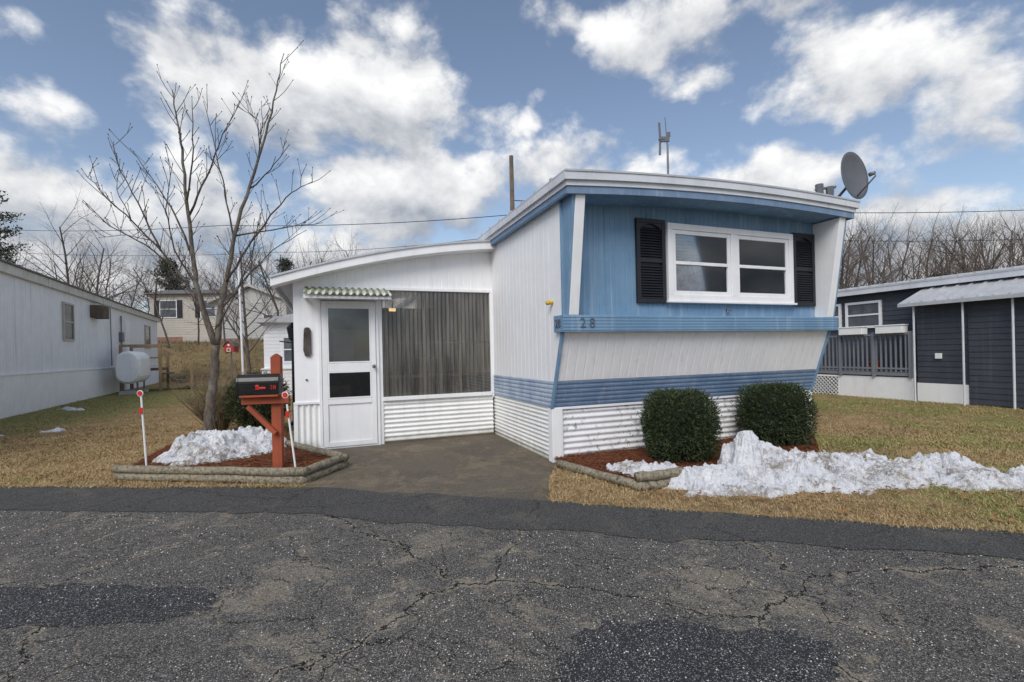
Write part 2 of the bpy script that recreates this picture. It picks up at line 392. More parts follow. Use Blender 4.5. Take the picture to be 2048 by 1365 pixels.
def sidewall(x0,x1,y1,nm,outer,zt,mat=white):
    m=MB(); poly=[(-.33,zt),(-.33,1.69),(-.30,1.51),(sl(.95),.95),(y1,.95),(y1,zt)]
    m.prism(poly,'x',x0,x1)
    y=.02
    while y<y1-.05:
        m.box(min(x0,x1)-(.0018 if outer<0 else 0),max(x0,x1)+(.0018 if outer>0 else 0),y,y+.008,.96,zt-.02); y+=.13
    return m.obj(nm,mat,H)
sidewall(0,.03,L,'side_wall',-1,2.97); sidewall(w-.03,w,L,'side_wall',1,3.06)
MB().box(0.03,w-.03,L-.05,L,.0,2.97).obj('back_wall',white,H)
MB().box(.05,w-.05,.10,L-.1,.56,.60).obj('floor',interior,H)
for x,sg in ((0,-1),(w,1)):
    m=MB(); m.ruled(wavN((x,0,.63),(x,sl(.95),.95),(sg,0,0),6,.009,'trap'),wavN((x,L,.63),(x,L,.95),(sg,0,0),6,.009,'trap'))
    m.obj('side_band',blue_side,H)
    m=MB(); m.ruled(wavN((x+.01*-sg,0,0),(x+.01*-sg,0,.63),(sg,0,0),12,.007,'sine'),wavN((x+.01*-sg,L,0),(x+.01*-sg,L,.63),(sg,0,0),12,.007,'sine'))
    m.obj('side_skirting',white_corr,H,smooth=True)
    MB().obox((x+sg*.006,.006,.62),(x+sg*.006,-.305,1.51),.03,.045,(0,1,0)).obj('corner_trim',blue,H,bevel=.003)
    MB().obox((x+sg*.006,-.335,1.69),(x+sg*.006,-.335,2.95),.03,.03,(0,1,0)).obj('corner_trim',blue,H,bevel=.003)
m=MB(); m.ruled(wavN((.1,.012,0),(.1,.012,.63),(0,-1,0),9,.010,'sine'),wavN((w,.012,0),(w,.012,.63),(0,-1,0),9,.010,'sine'))
m.obj('front_skirting',peel,H,smooth=True,label='white corrugated skirting with peeling paint')
MB().box(-.015,.12,-.02,.005,0,.63).box(-.02,-.012,-.02,.09,0,.63).obj('skirting_corner',white_trim,H,bevel=.003)
MB().box(w-.1,w+.012,-.02,.1,0,.63).obj('skirting_corner',white_trim,H,bevel=.003)
MB().box(.0,w,-.014,.0,.612,.640).obj('skirting_cap',white_trim,H,bevel=.003)
for x0,x1,ox0,ox1,zt in((.035,.15,-.002,.032,2.95),(w-.15,w-.035,w-.032,w+.002,3.03)):
    m=MB(); m.prism([(-.205,1.692),(-.40,1.692),(-.60,zt),(-.205,zt)],'x',x0,x1); m.obj('fin',white_trim,H,bevel=.004)
    m=MB(); m.prism([(-.352,1.692),(-.39,1.692),(-.59,zt),(-.352,zt)],'x',ox0,ox1); m.obj('fin_side',blue,H)
xsr=[RX0+(RX1-RX0)*i/24 for i in range(25)]
m=MB()
m.prism([(x,rz(x)) for x in xsr]+[(x,rz(x)-.02) for x in xsr][::-1],'y',-.69,L+.2)
y=-.35
while y<L+.1:
    rr=[(x,rz(x)+.024) for x in xsr]; m.prism(rr+[(x,rz(x)-.002) for x in xsr][::-1],'y',y,y+.05); y+=.42
roof=m.obj('roof',roofmetal,H)
def band(z0,z1,ins,mat,nm):
    m=MB(); a=RX0+ins; c=RX1-ins
    xx=[a+(c-a)*i/24 for i in range(25)]
    m.prism([(x,rz(x)+z1) for x in xx]+[(x,rz(x)+z0) for x in xx][::-1],'y',-.68+ins,-.64+ins)
    m.box(a,a+.03,-.64+ins,L+.1,rz(a)+z0,rz(a)+z1-.001); m.box(c-.03,c,-.64+ins,L+.1,rz(c)+z0,rz(c)+z1-.001)
    return m.obj(nm,mat,roof)
band(-.100,-.021,.0,white_fascia,'upper_fascia'); band(-.155,-.101,.03,white_fascia,'lower_fascia'); band(-.235,-.156,.045,blue_band,'blue_fascia')
xx=[-.09+(w+.18)*i/24 for i in range(25)]
MB().prism([(x,rz(x)-.205) for x in xx]+[(x,rz(x)-.22) for x in xx][::-1],'y',-.6,L).obj('soffit',blue,roof)
def frame(m,x0,x1,z0,z1,t,y0,y1):
    m.box(x0,x1,y0,y1,z1-t,z1); m.box(x0,x1,y0,y1,z0,z0+t); m.box(x0,x0+t,y0,y1,z0+t,z1-t); m.box(x1-t,x1,y0,y1,z0+t,z1-t)
win=MB(); frame(win,1.49,3.62,1.89,2.85,.075,-.262,-.19); win.box(2.50,2.60,-.262,-.19,1.965,2.775); win.box(1.46,3.65,-.285,-.2,1.865,1.892)
wo=win.obj('window',white_trim,H,bevel=.005,label='white double window beside black louvered shutters')
for a,c in((1.567,2.498),(2.602,3.543)):
    s=MB(); frame(s,a,c,1.967,2.773,.05,-.245,-.20); s.box(a+.05,c-.05,-.25,-.205,2.345,2.385)
    s.obj('sash_frame',white_trim,wo,bevel=.003)
    MB().box(a+.05,c-.05,-.222,-.219,2.017,2.345).box(a+.05,c-.05,-.232,-.229,2.385,2.723).obj('glass',glass,wo)
    cm=MB(); cm.ruled(wav((a+.02,-.208,2.0),(c-.02,-.208,2.0),(0,1,0),.07,.003),wav((a+.02,-.208,2.42),(c-.02,-.208,2.42),(0,1,0),.07,.003))
    cm.obj('curtain',curtain,wo,smooth=True)
    cm=MB(); cm.ruled(wav((a+.02,-.210,2.42),(a+.02,-.210,2.75),(0,-1,0),.04,.006,'trap'),wav((c-.02,-.210,2.42),(c-.02,-.210,2.75),(0,-1,0),.04,.006,'trap')); cm.obj('blind',blindm,wo)
for a in(1.045,3.645):
    s=MB(); c=a+.42; z0,z1=1.86,2.88; frame(s,a,c,z0,z1,.05,-.245,-.205); s.box(a+.05,c-.05,-.24,-.205,2.35,2.40)
    s.box(a+.05,c-.05,-.213,-.205,z0+.05,z1-.05)
    z=z0+.06
    while z<z1-.12:
        if not(2.33<z<2.39): s.add([(a+.05,-.238,z),(c-.05,-.238,z),(c-.05,-.214,z+.028),(a+.05,-.214,z+.028),(a+.05,-.238,z-.006),(c-.05,-.238,z-.006)],[(0,1,2,3),(0,4,5,1)])
        z+=.032
    pts=[(a+.05,z1-.05),(a+.05,z1-.13)]+[(a+.05+.32*i/10,z1-.13+.07*math.sin(math.pi*i/10)) for i in range(1,10)]+[(c-.05,z1-.13),(c-.05,z1-.05)]
    s.prism(pts,'y',-.24,-.214)
    s.obj('shutter',black,H,bevel=.003)
text_mesh('2 8','house_number',.15,numm,H,(.255,-.409,1.60),(R(90),0,0),.004,-.0005)
text_mesh('28','house_number',.13,numm,H,(-.055,-.29,1.60),(R(90),0,R(-90)),.004,-.0005)
m=MB(); m.tube([(-.0,-.06,1.86),(-.05,-.06,1.86)],.022,8); m.tube([(-.05,-.06,1.86),(-.08,-.06,1.85)],[.03,.022],8); m.obj('faucet_cap',yellow,H,smooth=True)
m=MB(); m.tube([(2.45,-.21,1.79),(2.45,-.25,1.79)],.016,7).tube([(2.44,-.245,1.79),(2.42,-.25,1.75)],.008,5).tube([(2.45,-.25,1.79),(2.48,-.26,1.77)],.008,5); m.obj('outside_tap',greymetal,H)

# ---- porch addition
Y0=2.12
def az(x):
    q=-x/3.1; return 3.02-.66*q+.40*q*(1-q)
def upper(xl,xr,z0,nm):
    mm=MB(); A=wav((xl,Y0,z0),(xr,Y0,z0),(0,-1,0),.115,.004,'groove'); mm.ruled(A,[Vector((p.x,p.y,az(p.x)-.05)) for p in A]); mm.obj(nm,white,H)
upper(-1.72,-.001,2.28,'porch_upper_wall'); upper(-2.87,-1.72,2.12,'porch_upper_wall')
m=MB(); m.box(-2.87,-2.56,Y0-.01,Y0+.05,.66,2.12); m.obj('porch_wall_panel',white,H,bevel=.003)
m=MB(); m.box(-1.75,-1.70,Y0-.02,Y0+.05,.0,2.28); m.box(-.05,0,Y0-.02,Y0+.04,.6,2.28)
m.box(-1.70,-.05,Y0-.03,Y0+.05,2.24,2.285); m.box(-1.70,-.05,Y0-.05,Y0+.05,.63,.685); m.obj('porch_window_frame',white_trim,H,bevel=.004)
MB().box(-2.89,-2.54,Y0-.03,Y0+.02,.64,.675).obj('porch_ledge_trim',white_trim,H,bevel=.004)
m=MB(); m.ruled(wavN((-1.70,Y0,0.03),(-1.70,Y0,.63),(0,-1,0),9,.012),wavN((-.02,Y0,0.03),(-.02,Y0,.63),(0,-1,0),9,.012))
m.obj('porch_skirting',white_corr,H,smooth=True,label='white corrugated skirting with mildew at its foot')
m=MB(); m.ruled(wav((-2.87,Y0-.005,0),(-2.56,Y0-.005,0),(0,-1,0),.07,.012),wav((-2.87,Y0-.005,.64),(-2.56,Y0-.005,.64),(0,-1,0),.07,.012))
m.obj('porch_corner_skirting',white_corr,H,smooth=True)
MB().box(-1.75,-.0,Y0-.012,Y0+.03,-.0,.035).obj('porch_sill_board',woodgrey,H); MB().box(-2.89,-2.84,Y0-.025,Y0+.01,.0,.64).obj('porch_corner_board',white_trim,H)
m=MB(); m.ruled(wav((-1.70,Y0+.0,.68),(-.05,Y0+.0,.68),(0,-1,0),.062,.009),wav((-1.70,Y0+.0,2.25),(-.05,Y0+.0,2.25),(0,-1,0),.062,.009))
m.obj('porch_window_panel',fibre,H,smooth=True,label='translucent corrugated fibreglass window panel')
m=MB()
for z in(.95,1.45): m.box(-1.7,-.05,Y0+.03,Y0+.07,z,z+.04)
for x in(-1.1,-.55): m.box(x,x+.04,Y0+.03,Y0+.07,.68,2.25)
m.obj('porch_studs',interior,H)
m=MB(); m.box(-2.85,-.02,6.5,6.55,0,2.4).box(-2.86,-2.82,Y0+.06,6.5,0,2.1).box(-2.85,-.02,Y0+.06,6.5,.0,.02)
m.box(-1.5,-.9,5.2,5.9,.02,.9).box(-.6,-.1,4.6,6.,.02,1.2).box(-2.45,-2.1,3.4,3.8,.02,.8)
m.obj('porch_interior',interior,H)
MB().box(-2.35,-1.9,6.45,6.49,.9,1.9).box(-2.15,-2.1,6.43,6.45,.9,1.9).obj('porch_back_window',white_trim,H)
MB().tube([(-1.50,2.9,2.03),(-1.40,2.92,2.03)],[.026,.026],10).obj('porch_lamp',lampm,H)
MB().box(-2.87,-2.83,Y0+.05,9,0,2.25).obj('porch_side_wall',white,H); MB().box(-2.87,0,8.95,9,0,2.25).obj('porch_back_wall',white,H)
xr_=[-3.12+3.12*i/24 for i in range(25)]
m=MB(); m.prism([(x,az(x)+.006) for x in xr_]+[(x,az(x)-.02) for x in xr_][::-1],'y',Y0-.27,9.2)
y=Y0+.1
while y<9: m.prism([(x,az(x)+.03) for x in xr_]+[(x,az(x)) for x in xr_][::-1],'y',y,y+.05); y+=.42
pr=m.obj('porch_roof',roofmetal,H)
m=MB(); m.prism([(x,az(x)-.002) for x in xr_]+[(x,az(x)-.13) for x in xr_][::-1],'y',Y0-.25,Y0-.22); m.box(-3.12,-3.09,Y0-.22,9.1,az(-3.12)-.13,az(-3.12)-.003)
m.prism([(x,az(x)-.115) for x in xr_]+[(x,az(x)-.13) for x in xr_][::-1],'y',Y0-.219,Y0); m.obj('fascia',white_trim,pr,bevel=.003)
m=MB(); m.ruled(wav((-2.72,Y0-.02,2.25),(-1.60,Y0-.02,2.25),(0,0,1),.085,.016),wav((-2.72,Y0-.44,2.12),(-1.60,Y0-.44,2.12),(0,0,1),.085,.016))
aw=m.obj('door_awning',awnm,H,smooth=True,label='short corrugated green and cream awning, mossy',solid=.004)
m=MB(); m.box(-2.72,-1.6,Y0-.39,Y0-.37,2.065,2.10).box(-2.72,-2.69,Y0-.37,Y0,2.08,2.12).box(-1.63,-1.6,Y0-.37,Y0,2.08,2.12); m.obj('awning_frame',white_trim,aw)
dm=MB(); D0,D1=-2.53,-1.77
frame(dm,D0-.03,D1+.02,.0,2.12,.04,Y0-.045,Y0+.03)
dx0,dx1=D0+.015,D1-.025
y0,y1=Y0-.06,Y0-.02
for z0,z1 in((.03,.10),(.62,.70),(1.08,1.20),(1.98,2.07)): dm.box(dx0+.07,dx1-.07,y0,y1,z0,z1)
dm.box(dx0,dx0+.07,y0,y1,.03,2.07); dm.box(dx1-.07,dx1,y0,y1,.03,2.07)
dm.box(dx0+.07,dx1-.07,y0+.018,y1-.01,.10,.62)
door=dm.obj('door',white_trim,H,bevel=.006,label='white storm door with two glass panes')
m=MB(); frame(m,dx0+.07,dx1-.07,.70,1.08,.018,y0-.004,y0+.01); frame(m,dx0+.07,dx1-.07,1.20,1.98,.018,y0-.004,y0+.01); m.obj('pane_frame',white_trim,door)
MB().box(dx0+.08,dx1-.08,y0+.02,y0+.024,.71,1.07).box(dx0+.08,dx1-.08,y0+.02,y0+.024,1.21,1.97).obj('glass',doorglass,door)
m=MB(); m.tube([(dx1-.035,y0,1.14),(dx1-.035,y0-.05,1.14)],.012,8).tube([(dx1-.035,y0-.05,1.14),(dx1-.035,y0-.075,1.14)],[.028,.02],10); m.obj('handle',greymetal,door,smooth=True)
m=MB(); pts=[]
for i in range(24):
    a=2*math.pi*i/24; pts.append((-2.70+.045*math.copysign(abs(math.cos(a))**.6,math.cos(a))*(1+.25*random.random()),1.50+.20*math.copysign(abs(math.sin(a))**.4,math.sin(a))))
m.prism(pts,'y',Y0-.045,Y0-.011); m.obj('plaque',plaque,H,bevel=.004,label='dark bark-edged wooden plaque beside the door')
m=MB(); m.tube([(-2.72,Y0-.01,.98),(-2.72,Y0-.03,.98)],.015,8); m.obj('doorbell',greymetal,H)

# ---- roof fittings
dsh=empty('satellite_dish',(4.62,6.95,3.2),R(-35),'grey satellite dish on a bent arm at the roof edge','satellite dish')
m=MB(); rings=8; seg=28
c0=Vector((.36,0,.50)); nrm=Vector((.84,-.54,.10)).normalized(); ux=nrm.cross(Vector((0,0,1))).normalized(); uy=ux.cross(nrm)
vs=[tuple(c0-nrm*.07)]; fs=[]
for i in range(1,rings+1):
    r=i/rings
    for k in range(seg):
        a=2*math.pi*k/seg; vs.append(tuple(c0+ux*.29*r*math.cos(a)+uy*.35*r*math.sin(a)-nrm*.07*(1-r*r)))
for k in range(seg): fs.append((0,1+k,1+(k+1)%seg))
for i in range(rings-1):
    for k in range(seg): a=1+i*seg+k;b2=1+i*seg+(k+1)%seg; fs.append((a,a+seg,b2+seg,b2))
m.add(vs,fs); m.obj('dish',dishmat,dsh,smooth=True,solid=.012)
m=MB(); m.tube([(-.05,0,0),(-.05,0,.10),(.08,.02,.14),tuple(c0-nrm*.09-uy*.1)],.02,8); m.tube([(-.3,0,.10),(.05,0,.12)],.014,6); m.obj('mount_arm',greymetal,dsh,smooth=True)
m=MB(); tip=c0+nrm*.26-uy*.08; m.tube([tuple(c0-uy*.32-nrm*.02),tuple(tip-uy*.05),tuple(tip)],.010,6).tube([tuple(tip),tuple(tip-nrm*.07)],[.025,.03],8); m.obj('receiver',greymetal,dsh,smooth=True)
lg=empty('roof_light',(4.26,6.35,3.31),R(-20),'small twin floodlight clamped to the roof edge','floodlight')
m=MB(); m.tube([(-.09,0,.0),(-.09,-.01,.1)],[.05,.045],8).tube([(.03,0,-.02),(.03,0,.1)],[.045,.05],8).box(-.14,.1,-.03,.03,.08,.1).tube([(-.09,0,.10),(-.09,0,.15)],.05,8); m.obj('lamp_head',dishmat,lg)
an=empty('roof_antenna',(2.66,7.9,3.2),0,'thin roof mast with small dark bladed wind vane','antenna')
m=MB(); m.tube([(0,0,0),(0,0,1.5)],[.022,.016],6); m.tube([(0,0,1.45),(-.03,0,1.95)],[.012,.007],5); m.obj('mast',greymetal,an)
m=MB(); m.obox((-.13,0,1.32),(-.12,0,1.54),.012,.035,(1,0,0)).obox((-.12,0,1.62),(-.13,0,1.86),.012,.035,(1,0,0)).box(-.12,.03,-.02,.02,1.54,1.62).tube([(-.14,0,1.58),(-.05,0,1.58)],.03,7).box(-.01,.05,-.01,.01,1.62,1.7); m.obj('blades',dishmat,an)

# ------------------------------------------------------------ utility pole + wires
up=MB().tube([(.13,16.6,0),(.12,16.6,8.15)],[.11,.075],10).obj('utility_pole',woodgrey,smooth=True)
top(up,'plain weathered wooden utility pole','utility pole')
def wire(pts,r=.018,lab='thin black overhead wire'):
    out=[]
    for a,b in zip(pts,pts[1:]):
        a=Vector(a);b=Vector(b)
        for i in range(12):
            t=i/12; p=a.lerp(b,t); p.z-= .012*(b-a).length*4*t*(1-t); out.append(p)
    out.append(Vector(pts[-1])); o=MB().tube(out,r,5).obj('overhead_wire',blackbox)
    top(o,lab,'wire','overhead wires')
wire([(.12,16.6,6.1),(-12,20,6.9),(-30,26,8.8),(-75,42,12)],.013)
wire([(.12,16.6,5.4),(-12,24,6.6),(-28,26,7.4),(-75,42,9)],.010)
wire([(.12,16.6,6.6),(24,21,7.1),(80,40,9)],.015)
wire([(.12,16.6,5.7),(24,21,5.8),(80,40,7)],.013)

# ------------------------------------------------------------ neighbours
def clap(m,p0,p1,nv,z0,z1,step=.12,amp=.012):
    z=z0; p0=Vector(p0);p1=Vector(p1);nv=Vector(nv)
    A=[];B=[]
    while z<z1-.001:
        ze=min(z+step,z1)
        A+=[Vector((p0.x,p0.y,z))+nv*amp,Vector((p0.x,p0.y,ze))]; B+=[Vector((p1.x,p1.y,z))+nv*amp,Vector((p1.x,p1.y,ze))]; z=ze
    m.ruled(A,B)
dglass=paint('dark_window_glass',(.06,.07,.08),(.12,.13,.14),dirt_amt=.1,rough=.08,spec=.8,bump=0)
def small_window(par,face,a0,a1,z0,z1,at,nm='window',axis='x',sg=1,split=True,fm=None):
    m=MB(); t=.06
    def bx(a,b,za,zb,o0,o1,mm):
        lo,hi=sorted((at+sg*o0,at+sg*o1))
        if axis=='x': mm.box(lo,hi,a,b,za,zb)
        else: mm.box(a,b,lo,hi,za,zb)
    bx(a0,a1,z1-t,z1,-.02,.05,m);bx(a0,a1,z0,z0+t,-.02,.05,m);bx(a0,a0+t,z0+t,z1-t,-.02,.05,m);bx(a1-t,a1,z0+t,z1-t,-.02,.05,m)
    if split: bx(a0+t,a1-t,(z0+z1)/2-.02,(z0+z1)/2+.02,-.02,.04,m)
    o=m.obj(nm,fm or white_trim,par)
    g2=MB(); bx(a0+t,a1-t,z0+t,z1-t,.016,.02,g2); g2.obj('glass',dglass,o)
    return o
NB=empty('neighbouring_mobile_home',(-11.96,11.06,0),R(27.2),'long weathered white mobile home with stained fascia','mobile home')
m=MB(); m.ruled(wav((0,-9,1.03),(0,18,1.03),(1,0,0),.3,.008,'groove'),wav((0,-9,3.45),(0,18,3.45),(1,0,0),.3,.008,'groove')); m.box(-4,-.03,-9,18,.3,3.4).box(-4,-.001,17.95,18,.3,3.45).box(-4,-.001,-9,-8.95,.3,3.45)
m.obj('wall',neighw,NB)
m=MB(); m.ruled(wav((.03,-9,0),(.03,18.02,0),(1,0,0),.14,.008,'trap'),wav((.03,-9,1.0),(.03,18.02,1.0),(1,0,0),.14,.008,'trap')); m.box(-.02,.06,-9,18.05,1.0,1.04); m.obj('skirting',white_trim,NB)
m=MB(); m.box(-4.1,.12,-9.1,18.15,3.44,3.50).box(.09,.12,-9.1,18.15,3.50,3.66).box(-4.1,.09,18.1,18.15,3.5,3.66); nr=m.obj('roof_fascia',darkstain,NB)
m=MB(); m.prism([(-4.15,3.66),(.17,3.66),(.17,3.70),(-2,3.82),(-4.15,3.70)],'y',-9.15,18.2); m.obj('roof',shingle,NB)
small_window(NB,0,3.9,4.8,1.95,3.15,.0,fm=beige)
small_window(NB,0,14.8,16,1.9,3.1,.0,fm=beige)
m=MB(); m.box(0,.35,6.5,7.3,2.85,3.3)
for i in range(6): m.box(.35,.36,6.55,7.25,2.89+i*.065,2.92+i*.065)
m.obj('air_conditioner',woodgrey,NB,bevel=.01)
m=MB(); m.box(0,.04,10.9,11.8,1.05,3.05).box(.04,.06,11.05,11.65,2.2,2.9); m.obj('door',white_trim,NB)
m=MB(); m.tube([(.05,10.3,1.1),(.05,10.3,3.2)],.03,6).box(0,.12,10.15,10.45,2.1,2.5); m.obj('electric_meter',greymetal,NB)
MB().tube([(.08,8.6,3.4),(.1,8.6,1.1)],.02,6).obj('conduit',greymetal,NB)
MB().tube([(-1.5,4.5,3.7),(-1.5,4.5,4.1)],.08,8).tube([(-1.5,4.5,4.1),(-1.5,4.5,4.2)],.13,8).obj('roof_vent',greymetal,NB)
MB().tube([(-.8,13,3.7),(-.8,13,4.9)],.02,5).tube([(-1.3,13,4.85),(-.3,13,4.85)],.015,5).tube([(-.8,12.5,4.7),(-.8,13.5,4.7)],.015,5).obj('television_antenna',greymetal,NB)
TK=empty('oil_tank',(-14.9,18.7,0),R(27),'white upright oval oil tank on short legs','oil tank',None,1.08)
m=MB(); prof=[]
for i in range(24):
    a=2*math.pi*i/24; prof.append((.36*math.cos(a),.95+.22*math.copysign(1,math.sin(a))*(1 if abs(math.sin(a))>.01 else 0)+.36*math.sin(a)))
for y0_,y1_,s0,s1 in((-.86,-.76,.86,1),(-.76,.76,1,1),(.76,.86,1,.86)):
    A=[(p[0]*s0,y0_,.95+(p[1]-.95)*s0) for p in prof]; B=[(p[0]*s1,y1_,.95+(p[1]-.95)*s1) for p in prof]; A.append(A[0]);B.append(B[0]); m.ruled(A,B)
for yy in(-.86,.86): m.add([(p[0]*.86,yy,.95+(p[1]-.95)*.86) for p in prof],[tuple(range(24))])
m.obj('tank_body',paint('tank_white',(.86,.87,.88),(.80,.81,.82),dirt=(.35,.25,.2),dirt_amt=.4),TK,smooth=False)
for x in(-.2,.2):
    for y in(-.5,.5): MB().tube([(x,y,.0),(x,y,.45)],.03,6).obj('leg',greymetal,TK)
for y in(-.5,.5): MB().box(-.3,.3,y-.15,y+.15,0,.12).obj('concrete_foot',greyside,TK)
MB().tube([(0,-.3,1.5),(0,-.3,1.72)],.03,6).obj('filler_pipe',greymetal,TK)
ST=empty('wooden_steps',(-15.0,20.6,0),R(27.2),'weathered wooden entry steps with railing','steps')
m=MB(); m.box(-1.5,-.1,-.7,1.0,.85,.95)
for i in range(4): m.box(-.1+i*.27,.17+i*.27,-.6,.9,.68-i*.2,.73-i*.2)
m.obj('platform',woodgrey,ST)
m=MB(); tanlum=paint('tan_lumber',(.36,.24,.13),(.28,.18,.1))
for x,y in((-1.4,-.7),(-.1,-.7),(-.1,1.0),(-1.4,1.0),(1.0,-.7)): m.box(x-.05,x+.05,y-.05,y+.05,0,1.95 if x<.5 else 1.2)
m.box(-1.4,-.1,-.73,-.68,1.85,1.95).box(-1.4,-.1,.98,1.03,1.85,1.95).box(-1.4,-.1,-.73,-.68,1.35,1.42).box(-.13,-.07,-.7,1.0,1.88,1.94); m.obox((-.1,-.7,1.9),(1.0,-.7,1.15),.05,.09)
m.obj('railing',tanlum,ST)
RB=empty('dark_neighbouring_home',(9.1,12.9,0),TH,'dark grey-blue sided mobile home with pale metal roof','mobile home')
m=MB(); clap(m,(0,-9),(0,12),(-1,0,0),.45,2.72); m.box(.02,4.3,-9,12,.3,2.7); m.obj('wall',navy,RB)
m=MB(); m.box(-.01,.02,-9,12,0,.45); m.obj('foundation',white_trim,RB)
m=MB(); m.prism([(-.25,2.72),(-.25,2.76),(2.1,3.0),(4.5,2.78),(4.5,2.74)],'y',-9.3,12.3)
y=-9.2
while y<12.2: m.prism([(-.25,2.76),(-.25,2.80),(2.1,3.04),(2.1,3.0)],'y',y,y+.05); y+=.3
m.obj('roof',roofmetal,RB)
MB().box(-.24,-.21,-9.2,12.2,2.60,2.72).obj('fascia',white_fascia,RB)
for a0,a1 in((-.9,.0),(.12,.72)): small_window(RB,0,a0,a1,1.72,2.42,.0,sg=-1)
m=MB(); clap(m,(-.73,-3.0),(-.73,-2.05),(-1,0,0),.42,2.2); clap(m,(-.78,-8),(-.78,-3.0),(-1,0,0),.02,2.2)
m.box(-.72,0,-2.08,-2.05,.42,2.3).box(-.77,0,-8,-3.0,.02,2.15); m.obj('side_porch_wall',navy,RB)
MB().box(-.76,0,-2.98,-2.05,0,.41).obj('side_porch_foundation',white_trim,RB)
m=MB(); m.prism([(-1.05,2.16),(-1.05,2.20),(.0,2.62),(.0,2.58)],'y',-8.2,-1.86)
y=-8.1
while y<-1.9: m.prism([(-1.05,2.20),(-1.05,2.225),(.0,2.645),(.0,2.62)],'y',y,y+.04); y+=.24
m.box(-1.07,-1.04,-8.2,-1.86,2.12,2.19); m.obj('side_porch_roof',roofmetal,RB)
for y in(-2.1,-2.98,-3.75,-4.6): MB().tube([(-.93,y,0),(-.93,y,2.15)],.02,8).obj('porch_post',white_fascia,RB)
MB().box(-.78,-.735,-2.52,-2.40,.95,1.07).obj('dryer_vent',white_trim,RB,bevel=.01)
DK=empty('grey_deck',(9.1,12.9,0),TH,'grey painted deck with stairs, baluster railing and lattice','deck')
m=MB(); m.box(-.85,-.01,-2.0,.9,.55,.63)
for i in range(3): m.box(-.85,-.05,.92+i*.26,1.18+i*.26,.40-i*.17,.44-i*.17)
m.obj('platform',greydeck,DK)
m=MB(); m.box(-.82,-.80,-2.0,-.3,0,.52); m.obj('skirt_board',white_trim,DK)
m=MB()
for y in(-1.98,-1.2,-.4,.35,.9): m.box(-.88,-.80,y-.03,y+.03,.52,1.58)
m.box(-.87,-.80,-2.0,.9,1.5,1.54).box(-.86,-.81,-2.0,.9,.70,.74)
y=-1.9
while y<.85: m.box(-.855,-.825,y,y+.03,.64,1.5); y+=.105
m.obj('railing',greydeck,DK)
m=MB()
m.obox((-.84,.9,1.5),(-.84,2.0,.85),.05,.05); m.obox((-.84,.9,.75),(-.84,2.0,.1),.05,.05)
y=1.0
while y<1.95: m.box(-.855,-.825,y,y+.03,.72-(y-.9)*.6,1.45-(y-.9)*.6); y+=.105
m.box(-.88,-.80,1.96,2.04,0,1.0); m.obj('stair_railing',greydeck,DK)
m=MB()
ya,yb,zt=-.3,1.6,.50
s_=-.5
while s_<1.9:
    for sgn in(1,-1):
        p=[]
        for k in range(41):
            q=k/40*zt; yy=ya+s_+q if sgn>0 else ya+s_+zt-q
            if ya<=yy<=yb: p.append((yy,q))
        if len(p)>2: m.obox((-.825 if sgn>0 else -.838,p[0][0],p[0][1]),(-.825 if sgn>0 else -.838,p[-1][0],p[-1][1]),.012,.022,(1,0,0))
    s_+=.10
m.box(-.845,-.815,ya,yb,zt-.02,zt+.02); m.obj('lattice',white_trim,DK)
for y in(-1.62,-.75):
    p=empty('planter_box',(0,0,0),0,'white planter box hooked over the deck railing','planter','planters on the deck railing')
    p.location=Matrix.Translation((9.1,12.9,0))@Matrix.Rotation(TH,4,'Z')@Vector((-.90,y,1.545)); p.rotation_euler=(0,0,TH)
    m=MB(); m.box(-.11,.11,-.28,.28,0,.17).box(-.125,.125,-.30,.30,.17,.195); m.obj('box',white_trim,p,bevel=.006)

SW=empty('white_outbuilding',(-8.25,15.8,0),TH,'small white sided building with lean-to roof','outbuilding')
m=MB(); clap(m,(0,0),(4,0),(0,-1,0),.05,2.45); m.box(0,4,.02,6,0,2.45); clap(m,(0,6),(0,0),(-1,0,0),.05,2.45); m.obj('wall',white,SW)
m=MB(); m.prism([(-.2,2.45),(4.2,2.45),(4.2,2.9),(2,2.95),(-.2,2.53)],'y',-.25,6.2); m.obj('roof',roofmetal,SW)
small_window(SW,0,.55,1.15,1.1,2.0,0,axis='y',sg=-1)
m=MB(); clap(m,(.0,-.6),(1.5,-.6),(0,-1,0),.05,.9); m.box(0,1.5,-.58,-.02,0,.9); m.box(-.03,1.5,-.65,0,.9,.94); m.obj('low_bin',white_trim,SW)
def hill_house(name,loc,rot,wd,dp_,hb,hr,mat,lab,gable,wins,shut):
    e=empty(name,loc,rot,lab,'house')
    m=MB(); clap(m,(0,0),(wd,0),(0,-1,0),.6,hb,.2,.03); m.box(0,wd,.03,dp_,-.3,hb)
    if gable: m.prism([(0,hb),(wd,hb),(wd/2,hb+hr)],'y',.0,dp_)
    m.obj('wall',mat,e)
    MB().box(-.02,wd*.42,-.04,0.02,-.5,.6).obj('brick_foundation',brick,e); MB().box(wd*.42,wd+.02,-.04,0.02,-.5,.6).obj('foundation',mat,e)
    m=MB()
    if gable:
        m.prism([(-.4,hb-.15),(wd/2,hb+hr+.05),(wd+.4,hb-.15),(wd+.4,hb+.03),(wd/2,hb+hr+.25),(-.4,hb+.03)],'y',-.4,dp_+.4)
    else:
        m.prism([(-.4,hb),(dp_+.4,hb),(dp_/2,hb+hr)],'x',-.4,wd+.4)
    m.obj('roof',shingle if not gable else greyside,e)
    for a0,a1,z0,z1 in wins:
        small_window(e,0,a0,a1,z0,z1,-.03,axis='y',sg=-1)
        if shut:
            for q in((a0-.42,a0-.02),(a1+.02,a1+.42)): MB().box(q[0],q[1],-.09,-.03,z0,z1).obj('shutter',black,e)
    return e
